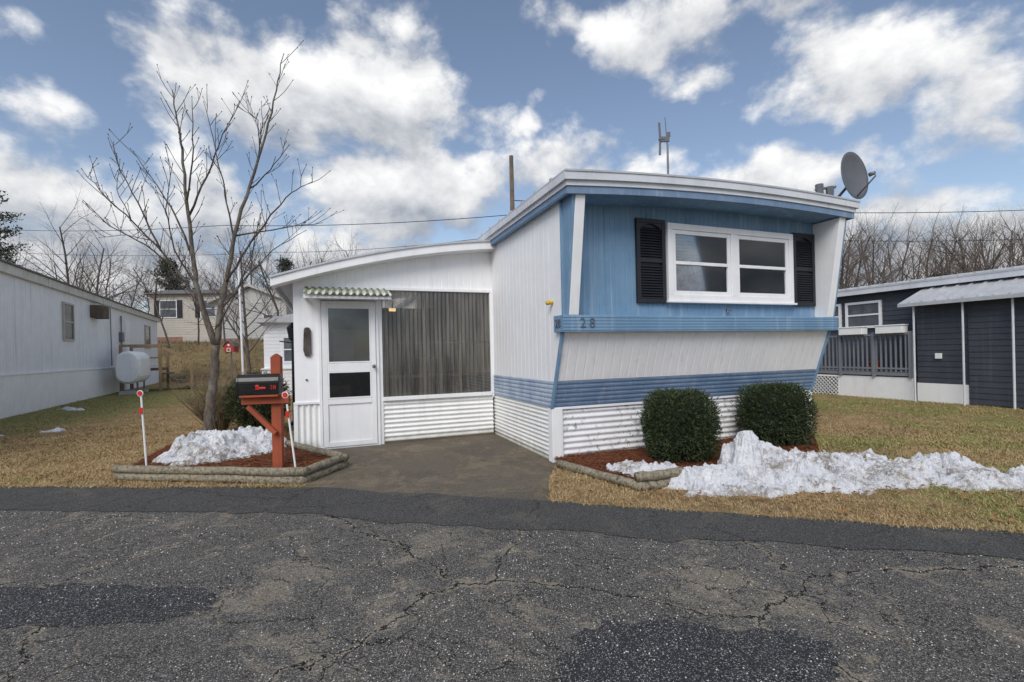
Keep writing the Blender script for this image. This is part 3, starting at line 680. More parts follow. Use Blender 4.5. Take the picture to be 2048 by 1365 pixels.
hill_house('beige_house',(-30.4,40,2.6),R(4),6.2,5,4.2,.7,beige,'beige sided house with dark shutters and brick base',False,[(.8,2.2,2.2,3.7),(4.1,5.5,2.2,3.7)],True)
hill_house('grey_house',(-24.0,38.5,2.3),R(0),5.8,6,3.6,1.1,greyside,'pale grey gabled house on the bank',True,[(3.9,4.7,1.6,2.5)],False)

# ------------------------------------------------------------ trees
def branch(mb_list,p,d,ln,r,lev,maxlev,rng,counts,up=.25):
    segs=5 if lev==0 else (4 if lev==1 else 3)
    pts=[p.copy()]; rad=[r]; dd=d.normalized(); q=p.copy()
    for i in range(segs):
        dd=(dd+Vector((rng.gauss(0,.13),rng.gauss(0,.13),rng.gauss(0,.08)+up*(.15 if lev else .3)))).normalized()
        q=q+dd*ln/segs; pts.append(q.copy()); rad.append(r*(1-(.62 if lev==0 else .8)*(i+1)/segs))
    mb_list[0 if lev<2 else 1].tube(pts,rad,7 if lev==0 else(5 if lev==1 else 3),cap=lev<1)
    if lev>=maxlev: return
    nb=counts[lev]
    for k in range(nb):
        t=(.32 if lev==0 else .2)+(.68 if lev==0 else .8)*(k+rng.random())/nb
        f=min(t,.999)*segs; i=int(f); pp=pts[i].lerp(pts[i+1],f-i)
        base=(pts[i+1]-pts[i]).normalized()
        ang=rng.uniform(0,2*math.pi); s1=base.orthogonal().normalized(); s2=base.cross(s1)
        side=s1*math.cos(ang)+s2*math.sin(ang)
        sp=rng.uniform(.55,1.0)
        nd=(base*(1-sp*.45)+side*sp+Vector((0,0,up))).normalized()
        nl=ln*(rng.uniform(.38,.6) if lev==0 else rng.uniform(.35,.6))*(1.15-.5*t)
        rr=(rad[i]+(rad[i+1]-rad[i])*(f-i))
        branch(mb_list,pp,nd,nl,rr*.5,lev+1,maxlev,rng,counts,up)
protos=[]
for sd in range(5):
    rng=random.Random(50+sd); tb,cb=MB(),MB()
    branch([tb,cb],Vector((0,0,-.2)),Vector((rng.gauss(0,.05),rng.gauss(0,.05),1)),10.5,.14,0,3,rng,[14,9,6],.22)
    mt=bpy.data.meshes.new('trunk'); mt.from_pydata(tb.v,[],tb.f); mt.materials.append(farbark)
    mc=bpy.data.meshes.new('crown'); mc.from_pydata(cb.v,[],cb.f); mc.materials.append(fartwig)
    protos.append((mt,mc))
def place_tree(x,y,h,kind,rot,thin=1):
    e=empty('bare_tree',(x,y,groundz(x,y)),rot,'tall leafless woodland tree with grey-brown branches','tree','bare trees behind the homes',h/10.5)
    e.scale=(h/10.5*thin,h/10.5*thin,h/10.5)
    for nm,me in(('trunk',protos[kind][0]),('crown',protos[kind][1])):
        o=bpy.data.objects.new(nm,me); col.objects.link(o); o.parent=e
rng=random.Random(3)
for i in range(60):
    dd=rng.uniform(42,70); u=.60+.62*(i+rng.random())/60
    place_tree(u*dd,dd,dd*rng.uniform(.17,.26)+.8,rng.randrange(5),rng.uniform(0,6),.85)
for i in range(36):
    dd=rng.uniform(45,60); u=-1.2+.78*(i+rng.random())/36
    place_tree(u*dd,dd,dd*rng.uniform(.15,.25)-1,rng.randrange(5),rng.uniform(0,6),.85)
for i in range(12):
    dd=rng.uniform(48,60); u=-.46+.34*(i+rng.random())/12
    place_tree(u*dd,dd,dd*rng.uniform(.13,.21),rng.randrange(5),rng.uniform(0,6),.8)
for u,dd,h in((-.93,33,9.5),(-.86,30,8.2),(-.50,22,6.0),(-.38,46,8),(-.545,14.5,4.6),(-.72,34,6),(-.66,35,5.5),(-.60,33,6),(-.55,30,6)):
    place_tree(u*dd,dd,h,rng.randrange(5),rng.uniform(0,6),.9)
def clumps(m,c,r,n,sz,rng):
    for _ in range(n):
        while True:
            p=Vector((rng.uniform(-1,1),rng.uniform(-1,1),rng.uniform(-1,1)))
            if p.length<1: break
        p=Vector(c)+Vector((p.x*r[0],p.y*r[1],p.z*r[2]))
        a=Vector((rng.gauss(0,1),rng.gauss(0,1),rng.gauss(0,1))).normalized()*sz*rng.uniform(.6,1.3)
        b_=a.cross(Vector((rng.gauss(0,1),rng.gauss(0,1),rng.gauss(0,1)))).normalized()*sz*.28
        m.add([p-b_,p+b_,p+a],[(0,1,2)])
def pine(x,y,h,spread,lab,low=.25,sd=1):
    rng=random.Random(sd); e=empty('pine_tree',(x,y,groundz(x,y)),0,lab,'tree','evergreens behind the homes')
    tb=MB(); tb.tube([(0,0,-.2),(.1,0,h*.5),(0,.1,h*.97)],[.2,.13,.03],7)
    cb=MB(); n=40
    for k in range(n):
        t=low+(1-low)*(k+rng.random())/n; ln=spread*(1-t)**.6*rng.uniform(.5,1.1)+.25; a=rng.uniform(0,6.28)
        e1=Vector((math.cos(a)*ln,math.sin(a)*ln,h*t+ln*.2)); tb.tube([(0,0,h*t-.1),tuple(e1)],[.05,.015],4)
        for j in range(5):
            f=.35+.65*j/4; c=e1*f; c.z=h*t-.1+(e1.z-h*t+.1)*f
            clumps(cb,c+Vector((rng.gauss(0,.2),rng.gauss(0,.2),.1)),(.5,.5,.28),20,.2,rng)
    tb.obj('trunk',farbark,e); cb.obj('crown',pinem,e)
pine(-33.6,30.5,11.9,3.0,'tall dark pine rising behind the roof',.35,1)
pine(-33.0,46,8.2,2.6,'dark rounded pine behind beige house',.45,5)
pine(-21.6,46,8.0,2.6,'dark rounded pine behind grey house',.45,3)
pine(45,50,8.4,1.4,'narrow green evergreen among bare woods',.05,4)

FT=empty('young_bare_tree',(-4.45,6.9,.08),0,'young bare tree with forked trunk in snowy mulch bed','tree')
rng=random.Random(12)
tb,cb=MB(),MB()
def P(px,py,dy):
    d=6.9+dy*.7; v=(704-py)/950; u=(px-1024)/950
    return Vector(((u+.0218*v)*d+4.45,dy*.7,1.3-.08+(v-.0218*u)*d))
limbs=[([(415,892),(419,840),(424,790),(428,740),(432,690)],.074,.056,0,0),
([(432,690),(408,630),(392,565),(384,500),(374,400),(366,300),(354,240),(345,183)],.049,.006,0,-.35),
([(431,692),(441,620),(455,560),(470,470),(500,370),(530,270),(555,180),(567,110)],.049,.005,0,.3),
([(404,620),(370,560),(320,500),(262,440),(212,395),(165,340)],.024,.004,-.05,-.6),
([(322,502),(285,425),(242,345),(217,278)],.014,.004,-.3,-.2),
([(386,515),(352,430),(312,370),(262,298)],.018,.004,-.1,.5),
([(379,430),(412,355),(440,290),(478,205)],.018,.004,-.15,-.6),
([(374,400),(388,300),(384,195)],.015,.004,-.2,.2),
([(452,565),(492,500),(542,430),(585,385),(622,365)],.020,.004,.1,-.5),
([(470,472),(530,462),(590,452),(642,446)],.014,.004,.15,.5),
([(498,378),(540,340),(577,292)],.012,.004,.2,.0),
([(468,480),(450,380),(430,300),(408,205)],.016,.004,.15,.6),
([(441,620),(486,560),(545,500),(610,462)],.016,.004,.05,.7),
([(350,535),(290,490),(220,452),(168,402)],.014,.004,-.2,.2),
([(395,575),(350,500),(330,420),(345,330)],.014,.004,-.05,-.9),
([(520,300),(518,240),(480,215)],.009,.003,.2,-.2),
([(512,340),(525,250),(523,205)],.010,.003,.2,.5),
([(262,440),(235,380),(240,320)],.008,.003,-.4,.1),
([(430,660),(470,590),(500,520),(520,430)],.014,.004,.0,-.5),
([(300,480),(255,470),(200,475)],.008,.003,-.3,.3)]
def bud(p,d): cb.tube([p,p+d*.015,p+d*.03],[.003,.007,.002],5)
for pl,r0,r1,d0,d1 in limbs:
    n=len(pl); pts=[]
    for i,(a,b_) in enumerate(pl):
        t=i/(n-1); pts.append(P(a+rng.uniform(-2,2)*(i>0 and i<n-1),b_,d0+(d1-d0)*t+rng.gauss(0,.02)))
    fine=[]
    for i in range(n-1):
        for k in range(4):
            t=k/4; q=pts[i].lerp(pts[i+1],t)
            if k: q+=Vector((rng.gauss(0,.007),rng.gauss(0,.007),rng.gauss(0,.005)))
            fine.append(q)
    fine.append(pts[-1]); N=len(fine); rad=[r0+(r1-r0)*(i/(N-1))**.8 for i in range(N)]
    (tb if r0>.045 else cb).tube(fine,rad,10 if r0>.045 else 6)
    if r0<.07:
        for i in range(2 if r0<.045 else 8,N-1):
            for rep in range(1 if rng.random()<.9 else 0):
                base=(fine[i+1]-fine[i]).normalized(); s=Vector((rng.choice((-1,1))*rng.uniform(.4,1),rng.gauss(0,.6),.35)).normalized()
                dirn=(base*.75+s*.75).normalized(); ln=rng.uniform(.15,.50); tw=[fine[i]]; q=fine[i].copy()
                for k in range(4):
                    dirn=(dirn+Vector((rng.gauss(0,.08),rng.gauss(0,.08),.12))).normalized(); q=q+dirn*ln/4; tw.append(q.copy())
                cb.tube(tw,[min(rad[i]*.55,.006),.0045,.004,.0035,.003],4); bud(tw[-1],dirn)
                for rr in range(2):
                    if rng.random()<.6:
                        d2=(dirn+Vector((rng.uniform(-1,1),rng.gauss(0,.5),.3))).normalized(); st=tw[rng.randint(1,3)]; q2=st+d2*rng.uniform(.06,.22); cb.tube([st,q2],[.0035,.0025],3); bud(q2,d2)
        bud(fine[-1],(fine[-1]-fine[-2]).normalized())
tb.obj('trunk',bark,FT,smooth=True); cb.obj('crown',twig,FT,smooth=True)

# ------------------------------------------------------------ beds, bushes
def log(m,p0,p1,r=.044):
    p0=Vector(p0);p1=Vector(p1); n=8; pts=[p0.lerp(p1,i/n)+Vector((0,0,random.gauss(0,.004))) for i in range(n+1)]
    m.tube(pts,[r*random.uniform(.93,1.05) for _ in pts],12)
logm,tt=newmat('weathered_timber'); v=tt.coords((3,3,3)); a=tt.noise(v,6,6,.7)
c=tt.mix(tt.ss(a,.3,.7),(.33,.285,.21),(.19,.168,.125)); c=tt.mix(tt.ss(tt.noise(v,12,5,.7),.48,.64,0,.85),c,(.08,.08,.05)); tt.out(c,.9,0,tt.bump(a,.5,.02),.2)
bed=[(-4.3,5.15),(-2.16,4.83),(-1.98,5.50),(-3.05,6.45),(-4.0,8.3),(-5.25,7.7)]
BE=empty('garden_bed_edging',(-3.4,5.9,0),0,'stacked round landscape timbers around mulch bed','garden edging')
def edgelogs(par,pts,off,levels=2):
    for i,(a_,b_) in enumerate(zip(pts,pts[1:])):
        for k in range(levels):
            m=MB(); e=.05*((i+k)%2)
            A=Vector((a_[0]-off[0],a_[1]-off[1],.043+k*.083)); B=Vector((b_[0]-off[0],b_[1]-off[1],.043+k*.083)); d_=(B-A).normalized()
            log(m,A-d_*e,B+d_*e); m.obj('timber',logm,par,smooth=True)
edgelogs(BE,bed[:4],(-3.4,5.9),2)
edgelogs(BE,[bed[0],bed[5]],(-3.4,5.9),1)
def mulchbed(pts,zc):
    m=MB().add([(x,y,zc) for x,y in pts],[tuple(range(len(pts)))])
    o=m.obj('mulch_ground',mulch); o['kind']='structure'
def inpoly(x,y,P_):
    r=False; j=len(P_)-1
    for i in range(len(P_)):
        if (P_[i][1]>y)!=(P_[j][1]>y) and x<(P_[j][0]-P_[i][0])*(y-P_[i][1])/(P_[j][1]-P_[i][1])+P_[i][0]: r=not r
        j=i
    return r
bed2=[(.50,5.35),(1.18,4.40),(1.60,4.52),(3.6,5.6),(4.4,7.0),(.46,5.55)]
mulchbed(bed,.09); mulchbed(bed2,.06)
m=MB(); rg=random.Random(5)
for P_,zc,n in((bed,.09,7000),(bed2,.06,4500)):
    xs_=[p[0] for p in P_]; ys_=[p[1] for p in P_]; k=0
    while k<n:
        x=rg.uniform(min(xs_),max(xs_)); y=rg.uniform(min(ys_),max(ys_))
        if not inpoly(x,y,P_): continue
        k+=1; a=rg.uniform(0,6.28); l=rg.uniform(.01,.03); w_=l*.35; c_,s_=math.cos(a),math.sin(a); z=zc+rg.uniform(.002,.02); tl=rg.uniform(-.01,.012)
        m.add([(x-c_*l-s_*w_,y-s_*l+c_*w_,z),(x-c_*l+s_*w_,y-s_*l-c_*w_,z),(x+c_*l+s_*w_,y+s_*l-c_*w_,z+tl),(x+c_*l-s_*w_,y+s_*l+c_*w_,z+tl)],[(0,1,2,3)])
mo=m.obj('mulch_chips',mulch); mo['kind']='stuff'; mo['label']='loose red-brown bark mulch chips'; mo['category']='mulch'
BE2=empty('garden_bed_edging',(1,4.9,0),0,'low round landscape timbers edging bush bed','garden edging')
edgelogs(BE2,[(.50,5.30),(1.16,4.33)],(1,4.9),1); edgelogs(BE2,[(1.16,4.36),(1.55,4.50)],(1,4.9),2)
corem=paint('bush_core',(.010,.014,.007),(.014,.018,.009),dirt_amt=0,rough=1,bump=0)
def bush(name,x,y,z,rx,ry,h,mat,n,sz,lab,cat,boxy=2.6,sd=1,z0=.03):
    rg=random.Random(sd); e=empty(name,(x,y,z),0,lab,cat)
    m=MB(); core=MB()
    def rad(d_):
        k=(abs(d_.x)**boxy+abs(d_.y)**boxy+abs(d_.z)**boxy)**(-1/boxy)
        return k*(1+.08*noise.noise(d_*2.2+Vector((sd*7,0,0)))+.07*noise.noise(d_*6+Vector((sd*3,1,0))))
    zc=h/2+z0
    for _ in range(n):
        d_=Vector((rg.gauss(0,1),rg.gauss(0,1),rg.gauss(0,1))).normalized(); k=rad(d_)*rg.uniform(.80,1.03)
        if rg.random()<.08: k*=1.07
        p=Vector((d_.x*k*rx,d_.y*k*ry,zc+d_.z*k*h/2))
        o_=(d_+Vector((rg.gauss(0,.6),rg.gauss(0,.6),rg.gauss(0,.6)+.3))).normalized()
        a_=o_*sz*rg.uniform(.6,1.5); b_=a_.cross(Vector((rg.gauss(0,1),rg.gauss(0,1),rg.gauss(0,1)))).normalized()*sz*.22
        m.add([p-b_,p+b_,p+a_+b_*.3,p+a_-b_*.3],[(0,1,2,3)])
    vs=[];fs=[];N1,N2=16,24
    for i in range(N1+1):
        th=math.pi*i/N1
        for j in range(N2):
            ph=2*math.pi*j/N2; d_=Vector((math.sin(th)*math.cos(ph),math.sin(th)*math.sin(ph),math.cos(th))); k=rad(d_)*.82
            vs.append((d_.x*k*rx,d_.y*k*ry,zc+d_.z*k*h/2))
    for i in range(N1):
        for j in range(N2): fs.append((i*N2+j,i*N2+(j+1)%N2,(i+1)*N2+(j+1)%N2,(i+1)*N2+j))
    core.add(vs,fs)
    m.obj('foliage',mat,e); core.obj('dark_core',corem,e,smooth=True)  # core is a closed near-black shell filling the bush behind its leaves
    t=MB(); t.tube([(0,0,-.02),(0,0,h*.4)],[.04,.03],7); t.obj('stem',bark,e)
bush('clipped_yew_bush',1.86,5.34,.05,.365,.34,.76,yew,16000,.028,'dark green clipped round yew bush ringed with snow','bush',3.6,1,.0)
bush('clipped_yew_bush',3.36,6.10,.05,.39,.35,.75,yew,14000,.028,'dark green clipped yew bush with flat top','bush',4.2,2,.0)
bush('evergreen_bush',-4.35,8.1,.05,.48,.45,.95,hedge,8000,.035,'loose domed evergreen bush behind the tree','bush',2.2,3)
sh=empty('bare_twiggy_shrub',(-5.1,8.2,.03),0,'tan leafless twiggy shrub','shrub'); m=MB(); rg=random.Random(9)
for i in range(260):
    a=rg.uniform(0,6.28); s_=rg.uniform(.1,1); q=Vector((math.cos(a)*.1,math.sin(a)*.1,0)); pts=[q.copy()]; d_=Vector((math.cos(a)*s_*.6,math.sin(a)*s_*.6,1)).normalized()
    ln=rg.uniform(.6,1.05)
    for k in range(5): d_=(d_+Vector((rg.gauss(0,.16),rg.gauss(0,.16),0))).normalized(); q=q+d_*ln/5; pts.append(q.copy())
    m.tube(pts,[.007,.006,.005,.004,.003,.002],3)
    for k in range(5):
        p=pts[rg.randint(2,5)]; m.tube([p,p+Vector((rg.gauss(0,.09),rg.gauss(0,.09),rg.uniform(0,.13)))],[.003,.002],3)
m.obj('twigs',tanleaf,sh)

# ------------------------------------------------------------ snow
def snowfield(x0,x1,y0,y1,step,blobs,name,lab,sd,basez=0):
    nxx=int((x1-x0)/step);nyy=int((y1-y0)/step); vs=[];hs=[]
    for j in range(nyy+1):
        for i in range(nxx+1):
            x=x0+i*step;y=y0+j*step; h=-.12
            p=Vector((x,y,sd)); wx=x+.18*noise.noise(p*2.5)+.10*noise.noise(p*7); wy=y+.16*noise.noise(p*2.5+Vector((5,5,5)))+.09*noise.noise(p*7+Vector((3,8,1)))
            for bx,by,rx,ry,hh in blobs:
                q=((wx-bx)/rx)**2+((wy-by)/ry)**2
                if q<1: h=max(h,-.04+(hh+.04)*(1-q)**.6)
            k=min(1,max(0,(h+.04)/.22))
            wp=p*7+Vector((noise.noise(p*5),noise.noise(p*5+Vector((4,4,4))),0))*1.2
            d_,_q=noise.voronoi(wp)
            d2,_q=noise.voronoi(wp*2.6)
            lump=(.45-d_[0])*.5+(.4-d2[0])*.22
            rgh=.5+.8*max(0,noise.noise(p*2.2)+.3)
            nn=lump*(.06+.22*k)+rgh*noise.fractal(p*16,.6,2.1,4)*(.008+.020*k)+noise.noise(p*3)*.07*k-.015
            h=h+nn
            hs.append(h); vs.append((x+noise.noise(p*15)*.03,y+noise.noise(p*15+Vector((9,9,9)))*.03,basez+h))
    fs=[]
    for j in range(nyy):
        for i in range(nxx):
            a=j*(nxx+1)+i; q=(a,a+1,a+nxx+2,a+nxx+1)
            if max(hs[k] for k in q)>-.02: fs.append(q)
    used=sorted({k for f in fs for k in f}); mp={k:i for i,k in enumerate(used)}
    m=MB(); m.add([vs[k] for k in used],[tuple(mp[k] for k in f) for f in fs])
    o=m.obj(name,snow,smooth=False); top(o,lab,'snow'); return o
snowfield(.7,8,3.2,6.2,.017,[(2.42,4.85,.32,.36,.42),(2.70,4.72,.42,.36,.28),(2.2,4.55,.42,.34,.20),(1.75,4.62,.5,.28,.16),(1.40,4.80,.52,.28,.16),(1.15,4.95,.42,.22,.14),(3.0,4.85,.42,.36,.24),(2.1,4.25,.6,.18,.09),(2.9,4.40,.6,.32,.14),(3.4,4.95,.5,.34,.19),(3.7,4.55,.6,.34,.17),(4.2,4.75,.6,.32,.18),(4.5,4.35,.7,.30,.14),(5.1,4.15,.8,.34,.13),(6.2,3.9,1.2,.34,.11),(2.9,5.45,.5,.28,.14),(2.55,5.2,.4,.26,.14)],'snow_bank','dirty melting snow heap spread around the bushes',3)
snowfield(-4.95,-2.9,5.2,7.4,.018,[(-3.68,5.72,.42,.36,.20),(-3.82,6.0,.44,.38,.31),(-3.98,5.80,.35,.3,.16),(-4.4,6.85,.30,.30,.13),(-3.65,6.5,.48,.35,.25),(-3.30,6.2,.38,.4,.12)],'snow_mound','melting snow mound on the mulch around tree',8,.09)
for i,(x,y) in enumerate(((-9.2,8.3),(-8.6,8.9),(-10.4,9.5),(-11.6,12.6),(-12.2,13.0))):
    snowfield(x-.4,x+.4,y-.3,y+.3,.03,[(x,y,.28,.13,.05)],'snow_patch','small thin patch of melting snow on grass',i*3+1,.02)
m=MB(); rg=random.Random(2)
for i in range(420):
    if i<260: x=rg.uniform(1.2,4.6); y=lerpy(OUT,x)+rg.uniform(.1,1.2); z=.03
    else: x=rg.uniform(-9,4.5); y=lerpy(OUT,x)+rg.uniform(.05,.5); z=.03
    if -2.1<x<.3 and y<5.5 and rg.random()<.8: continue
    l=rg.uniform(.012,.03); a=rg.uniform(0,6.28); c_,s_=math.cos(a)*l,math.sin(a)*l
    m.add([(x-c_,y-s_,z),(x+s_*.6,y-c_*.6,z+rg.uniform(0,.02)),(x+c_,y+s_,z+.01),(x-s_*.6,y+c_*.6,z+rg.uniform(0,.02))],[(0,1,2,3)])
lo=m.obj('fallen_leaves',paint('dead_leaf',(.32,.17,.07),(.22,.11,.05),dirt_amt=.1,rough=.8)); lo['kind']='stuff'; lo['label']='scattered dry brown fallen leaves'; lo['category']='leaves'

# ------------------------------------------------------------ grass blades
rg=random.Random(77); V=[];F=[]
hw=Vector((math.cos(TH),math.sin(TH))); hd=Vector((-math.sin(TH),math.cos(TH)))
def in_home(x,y):
    q=Vector((x-.46,y-5.54)); a=q.dot(hw);b_=q.dot(hd)
    return (-.02<a<w+.02 and b_>-.0) or (-2.9<a<0 and b_>2.1)
def blades(n,x0,x1,y0,y1,hs_):
    c=0;tries=0
    while c<n and tries<n*4:
        tries+=1
        x=rg.uniform(x0,x1); y=y0+(y1-y0)*rg.random()**1.5
        if y<lerpy(OUT,x)+jit(x,.05,2,3)-.02-.05*rg.random(): continue
        if inpoly(x,y,dp) or inpoly(x,y,bed) or inpoly(x,y,bed2) or in_home(x,y): continue
        dens=noise.noise((x*1.6,y*1.6,3))
        if dens<-.2 and rg.random()<.65: continue
        c+=1; a=rg.uniform(0,6.28); h=hs_*rg.uniform(.4,1.3); ln=h*rg.uniform(.6,2.4); wd=.0014+.0005*y
        k=len(V); ca,sa=math.cos(a),math.sin(a)
        V.extend([(x-sa*wd,y+ca*wd,.006),(x+sa*wd,y-ca*wd,.006),(x+ca*ln,y+sa*ln,h+.006)]); F.append((k,k+1,k+2))
blades(80000,.28,7.5,2.4,7.5,.021)
blades(26000,3.5,12,6.0,13,.026)
blades(80000,-12,-2.1,4.7,9.5,.022)
blades(16000,-15,-3,9,18,.028)
me=MB(); me.v=V; me.f=F; gb=me.obj('grass',grassb); gb['kind']='stuff'; gb['label']='short dormant straw-coloured lawn grass'; gb['category']='grass'
V=[];F=[]
for i in range(14000):
    x=rg.uniform(-34,-8); y=rg.uniform(27,40)
    if noise.noise((x*.5,y*.5,8))<-.1: continue
    z=groundz(x,y)-.02; a=rg.uniform(0,6.28); h=rg.uniform(.08,.32); k=len(V); ca,sa=math.cos(a),math.sin(a); wd=.02; ln=h*rg.uniform(.1,.8)
    V.extend([(x-sa*wd,y+ca*wd,z),(x+sa*wd,y-ca*wd,z),(x+ca*ln,y+sa*ln,z+h)]); F.append((k,k+1,k+2))
me=MB(); me.v=V; me.f=F; gb=me.obj('hillside_brush',leafmat('brown_brush',(.17,.12,.065),(.24,.175,.09),(.12,.11,.045),1)); gb['kind']='stuff'; gb['label']='rough brown weeds covering the bank'; gb['category']='weeds'

# ------------------------------------------------------------ mailbox
MX=empty('mailbox',(-2.58,5.2,.07),R(12),'black mailbox on braced red-brown wooden post','mailbox')
m=MB(); m.box(-.05,.05,-.05,.05,0,1.23).prism([(-.05,1.23),(.05,1.23),(.0,1.27)],'y',-.05,.05); m.obj('post',redbrown,MX,bevel=.004)
m=MB(); m.box(-.33,.14,-.098,-.052,.73,.81); m.obox((-.27,-.075,.71),(-.0,-.075,.41),.045,.075,(0,1,0)); m.box(-.33,.05,-.16,.02,.81,.832); m.obj('arm',redbrown,MX,bevel=.004)
m=MB(); prof=[(-.085,0),(.085,0),(.085,.125)]+[(.085*math.cos(a),.125+.095*math.sin(a)) for a in [math.pi*i/14 for i in range(1,14)]]+[(-.085,.125)]
m.prism([(y-.07,z+.833) for y,z in prof],'x',-.345,.055); bx=m.obj('box',blackbox,MX,bevel=.006)
m=MB(); m.prism([(y*1.06-.07,z*1.03+.830) for y,z in prof],'x',-.36,-.34).box(-.375,-.36,-.09,-.05,.99,1.01); m.obj('door',blackbox,bx,bevel=.003)
m=MB(); m.box(-.17,-.07,-.166,-.160,.895,.918).box(-.17,-.135,-.166,-.160,.89,.94).tube([(-.08,-.155,.907),(-.08,-.17,.907)],.012,8); m.obj('flag',red,bx,bevel=.002)
text_mesh('28','number',.062,red,bx,(.0,-.157,.91),(R(90),0,0),.002,-.0005)
def stake(x,y,h,lean,lab,discs,plate):
    e=empty('driveway_marker',(x,y,0),0,lab,'driveway marker','reflective driveway markers')
    m=MB(); m.tube([(0,0,0),(lean*.5,0,h*.5),(lean,0,h)],.010,7); m.obj('rod',white_trim,e)
    for z in discs:
        cx=lean*z/h; MB().tube([(cx,-.014,z),(cx,-.018,z)],.028,18).obj('reflector',red,e); MB().tube([(cx,-.009,z),(cx,-.013,z)],.035,18).obj('reflector_rim',white_trim,e)
    if plate:
        cx=lean*plate/h; m=MB(); m.box(cx-.018,cx+.018,-.019,-.012,plate-.04,plate+.03); m.obj('band',red,e)
stake(-4.10,5.30,.93,-.05,'white marker rod with red reflector at bed corner',[.93],.74)
stake(-2.30,5.02,.80,-.09,'leaning white marker rod with red reflectors by mailbox',[.90],.70)
stake(-2.78,5.6,.72,.0,'short marker rod with round red reflector',[.72],None)

fp=MB().tube([(-5.65,10,0),(-5.72,10,3.4)],[.025,.018],8).obj('flagpole',white_trim); top(fp,'slim bare white flagpole on lawn','flagpole')
bh=empty('barn_birdhouse',(-5.55,9.4,0),0,'little red barn birdhouse on thin pole','birdhouse')
MB().tube([(0,0,0),(0,0,1.42)],.012,6).obj('pole',greymetal,bh)
MB().prism([(-.10,1.42),(.10,1.42),(.10,1.53),(.065,1.59),(0,1.62),(-.065,1.59),(-.10,1.53)],'y',-.09,.09).obj('barn',barnred,bh)
m=MB(); m.obox((-.115,0,1.525),(-.07,0,1.60),.22,.012).obox((-.07,0,1.60),(0,0,1.635),.22,.012).obox((0,0,1.635),(.07,0,1.60),.22,.012).obox((.07,0,1.60),(.115,0,1.525),.22,.012); m.obj('roof',shingle,bh)
m=MB(); frame(m,-.035,.035,1.43,1.50,.009,-.096,-.09); m.box(-.018,.018,-.096,-.09,1.54,1.575); m.obj('trim',white_trim,bh)
lp=empty('garden_lamp_post',(-4.15,9.0,0),0,'short black garden lamp post beside porch','lamp post')
MB().tube([(0,0,0),(0,0,.05),(0,0,.1),(0,0,1.6)],[.09,.07,.03,.025],10).obj('post',blackbox,lp)
m=MB(); m.tube([(0,0,1.6),(0,0,1.65),(0,0,1.85),(0,0,1.95)],[.03,.07,.10,.02],6).tube([(-.25,0,1.6),(.1,0,1.55)],.012,5); m.obj('lantern',blackbox,lp)
po=empty('flower_pot',(0,0,0),0,'small terracotta flower pot on the deck','flower pot')
po.location=Matrix.Translation((9.1,12.9,0))@Matrix.Rotation(TH,4,'Z')@Vector((-.5,-1.0,.63))
MB().tube([(0,0,0),(0,0,.2),(0,0,.2),(0,0,.25)],[.09,.13,.15,.15],14).obj('pot',redbrown,po)

# ------------------------------------------------------------ world
W=bpy.data.worlds.new('World'); scene.world=W; W.use_nodes=True; t=NT(W.node_tree)
SE,SA=R(42),R(195)
sky=t.n('ShaderNodeTexSky',sky_type='NISHITA'); sky.sun_disc=False; sky.sun_elevation=SE; sky.sun_rotation=SA; sky.air_density=1.0; sky.dust_density=.8; sky.ozone_density=1.4
tc=t.n('ShaderNodeTexCoord'); nv=t.n('ShaderNodeVectorMath',operation='NORMALIZE'); t.l(tc.outputs['Generated'],nv.inputs[0])
sx=t.n('ShaderNodeSeparateXYZ'); t.l(nv.outputs[0],sx.inputs[0])
az_=t.m('ARCTAN2',sx.outputs[0],sx.outputs[1]); el=t.m('ARCSINE',sx.outputs[2])
BL=[(-.66,.60,.19,.14,1),(-.48,.55,.26,.18,1),(-.27,.56,.27,.16,1),(-.08,.50,.16,.08,.8),(-.95,.53,.13,.10,.55),(-1.05,.72,.16,.08,.55),
(.08,.69,.10,.07,.5),(.37,.69,.25,.11,1),(.44,.59,.14,.08,.8),(.75,.63,.30,.15,1),(1.02,.54,.18,.22,1),(.65,.80,.55,.12,1),
(-.95,.34,.32,.11,1),(-.6,.30,.38,.12,1),(-.2,.33,.32,.12,1),(.12,.35,.26,.10,1),(.58,.34,.18,.09,.9),(.85,.27,.30,.08,1)]
dens=None; bel=None
for u,e,ru,re,pk in BL:
    a0=math.atan(u); e0=math.atan(e*math.cos(a0)); ra=ru*math.cos(a0)**2; rb=re*math.cos(a0)*math.cos(e0)**2
    dx=t.m('MULTIPLY',t.m('SUBTRACT',az_,a0),1/ra); dy=t.m('MULTIPLY',t.m('SUBTRACT',el,e0),1/rb)
    q=t.m('ADD',t.m('MULTIPLY',dx,dx),t.m('MULTIPLY',dy,dy))
    v_=t.m('SUBTRACT',pk,t.m('MULTIPLY',t.m('POWER',q,.75),.78*pk+.05)); dens=v_ if dens is None else t.m('MAXIMUM',dens,v_)
    w_=t.m('MULTIPLY',t.m('MAXIMUM',t.m('MULTIPLY',dy,-1.),0.),t.m('MAXIMUM',v_,0.)); bel=w_ if bel is None else t.m('MAXIMUM',bel,w_)
dens=t.m('MAXIMUM',dens,-.8)
low=t.ss(el,R(9),R(19),1.0,-.8); dens=t.m('MAXIMUM',dens,low)
hi=t.ss(el,R(42),R(60),-1.,.6); dens=t.m('MAXIMUM',dens,hi)
def mapn(off):
    mp=t.n('ShaderNodeMapping'); mp.inputs['Scale'].default_value=(1,1,1.35); mp.inputs['Location'].default_value=off
    t.l(nv.outputs[0],mp.inputs[0]); return mp.outputs[0]
v0=mapn((2.3,1.1,.4)); v1=mapn((2.285,1.085,.455))
b1=t.noise(v0,4.6,9,.60,.1); b2=t.noise(v1,4.6,6,.56,.1)
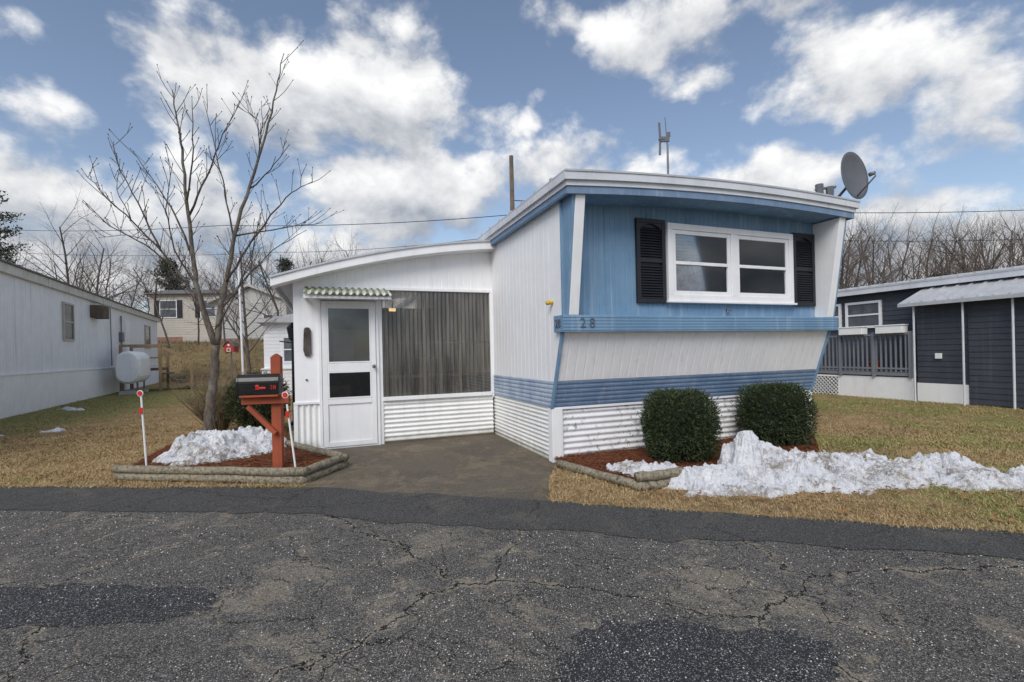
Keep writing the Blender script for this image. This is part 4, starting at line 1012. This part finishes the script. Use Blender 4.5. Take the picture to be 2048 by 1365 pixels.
wn=t.n('ShaderNodeTexNoise'); t.l(v0,wn.inputs['Vector']); wn.inputs['Scale'].default_value=9; wn.inputs['Detail'].default_value=3
wa=t.n('ShaderNodeVectorMath',operation='MULTIPLY_ADD'); t.l(wn.outputs['Color'],wa.inputs[0]); wa.inputs[1].default_value=(.09,)*3; t.l(v0,wa.inputs[2])
p1=None
for sc,am in((10,.55),(24,.30)):
    vo=t.n('ShaderNodeTexVoronoi',feature='F1'); t.l(wa.outputs[0],vo.inputs['Vector']); vo.inputs['Scale'].default_value=sc
    q=t.m('MULTIPLY',t.m('SUBTRACT',.45,vo.outputs['Distance']),am); p1=q if p1 is None else t.m('ADD',p1,q)
d1=t.m('ADD',dens,t.m('ADD',t.m('MULTIPLY',t.m('SUBTRACT',b1,.5),3.8),t.m('MULTIPLY',p1,1.2)))
alpha=t.ss(d1,.06,.80)
shade=t.m('ADD',.76,t.m('MULTIPLY',t.m('SUBTRACT',b1,b2),3.0))
shade=t.m('ADD',shade,t.m('MULTIPLY',p1,.35))
shade=t.m('SUBTRACT',shade,t.m('MULTIPLY',bel,1.0))
shade=t.m('SUBTRACT',shade,t.ss(d1,.9,2.1,0,.20))
shade=t.m('SUBTRACT',shade,t.ss(el,R(8),R(20),.20,0))
shade=t.m('ADD',shade,0.,clamp=True)
cc=t.mix(shade,(.34,.38,.45),(1.0,1.0,1.0))
hs=t.n('ShaderNodeHueSaturation'); hs.inputs['Saturation'].default_value=.88; t.l(sky.outputs[0],hs.inputs['Color'])
bs=t.n('ShaderNodeBackground'); bs.inputs[1].default_value=.14; t.l(hs.outputs[0],bs.inputs[0])
bc=t.n('ShaderNodeBackground'); bc.inputs[1].default_value=1.0; t.l(cc,bc.inputs[0])
mx=t.n('ShaderNodeMixShader'); t.l(alpha,mx.inputs[0]); t.l(bs.outputs[0],mx.inputs[1]); t.l(bc.outputs[0],mx.inputs[2])
ow=t.n('ShaderNodeOutputWorld'); t.l(mx.outputs[0],ow.inputs[0])
W.cycles.sampling_method='MANUAL'; W.cycles.sample_map_resolution=512
sd=bpy.data.lights.new('sun','SUN'); sd.energy=2.2; sd.angle=R(35); sd.color=(1,.96,.90)
so=bpy.data.objects.new('sun',sd); col.objects.link(so)
dirv=Vector((math.sin(SA)*math.cos(SE),math.cos(SA)*math.cos(SE),math.sin(SE)))
so.rotation_euler=dirv.to_track_quat('Z','Y').to_euler(); so.location=(0,-5,20)

# ------------------------------------------------------------ camera
cd=bpy.data.cameras.new('camera'); cam=bpy.data.objects.new('camera',cd); col.objects.link(cam); scene.camera=cam
cd.sensor_width=36; cd.lens=950/2048*36; cd.shift_y=22/2048; cd.clip_end=2000; cd.clip_start=.05
cam.matrix_world=Matrix.Translation((0,0,1.3))@Matrix.Rotation(R(90),4,'X')@Matrix.Rotation(R(-1.25),4,'Z')
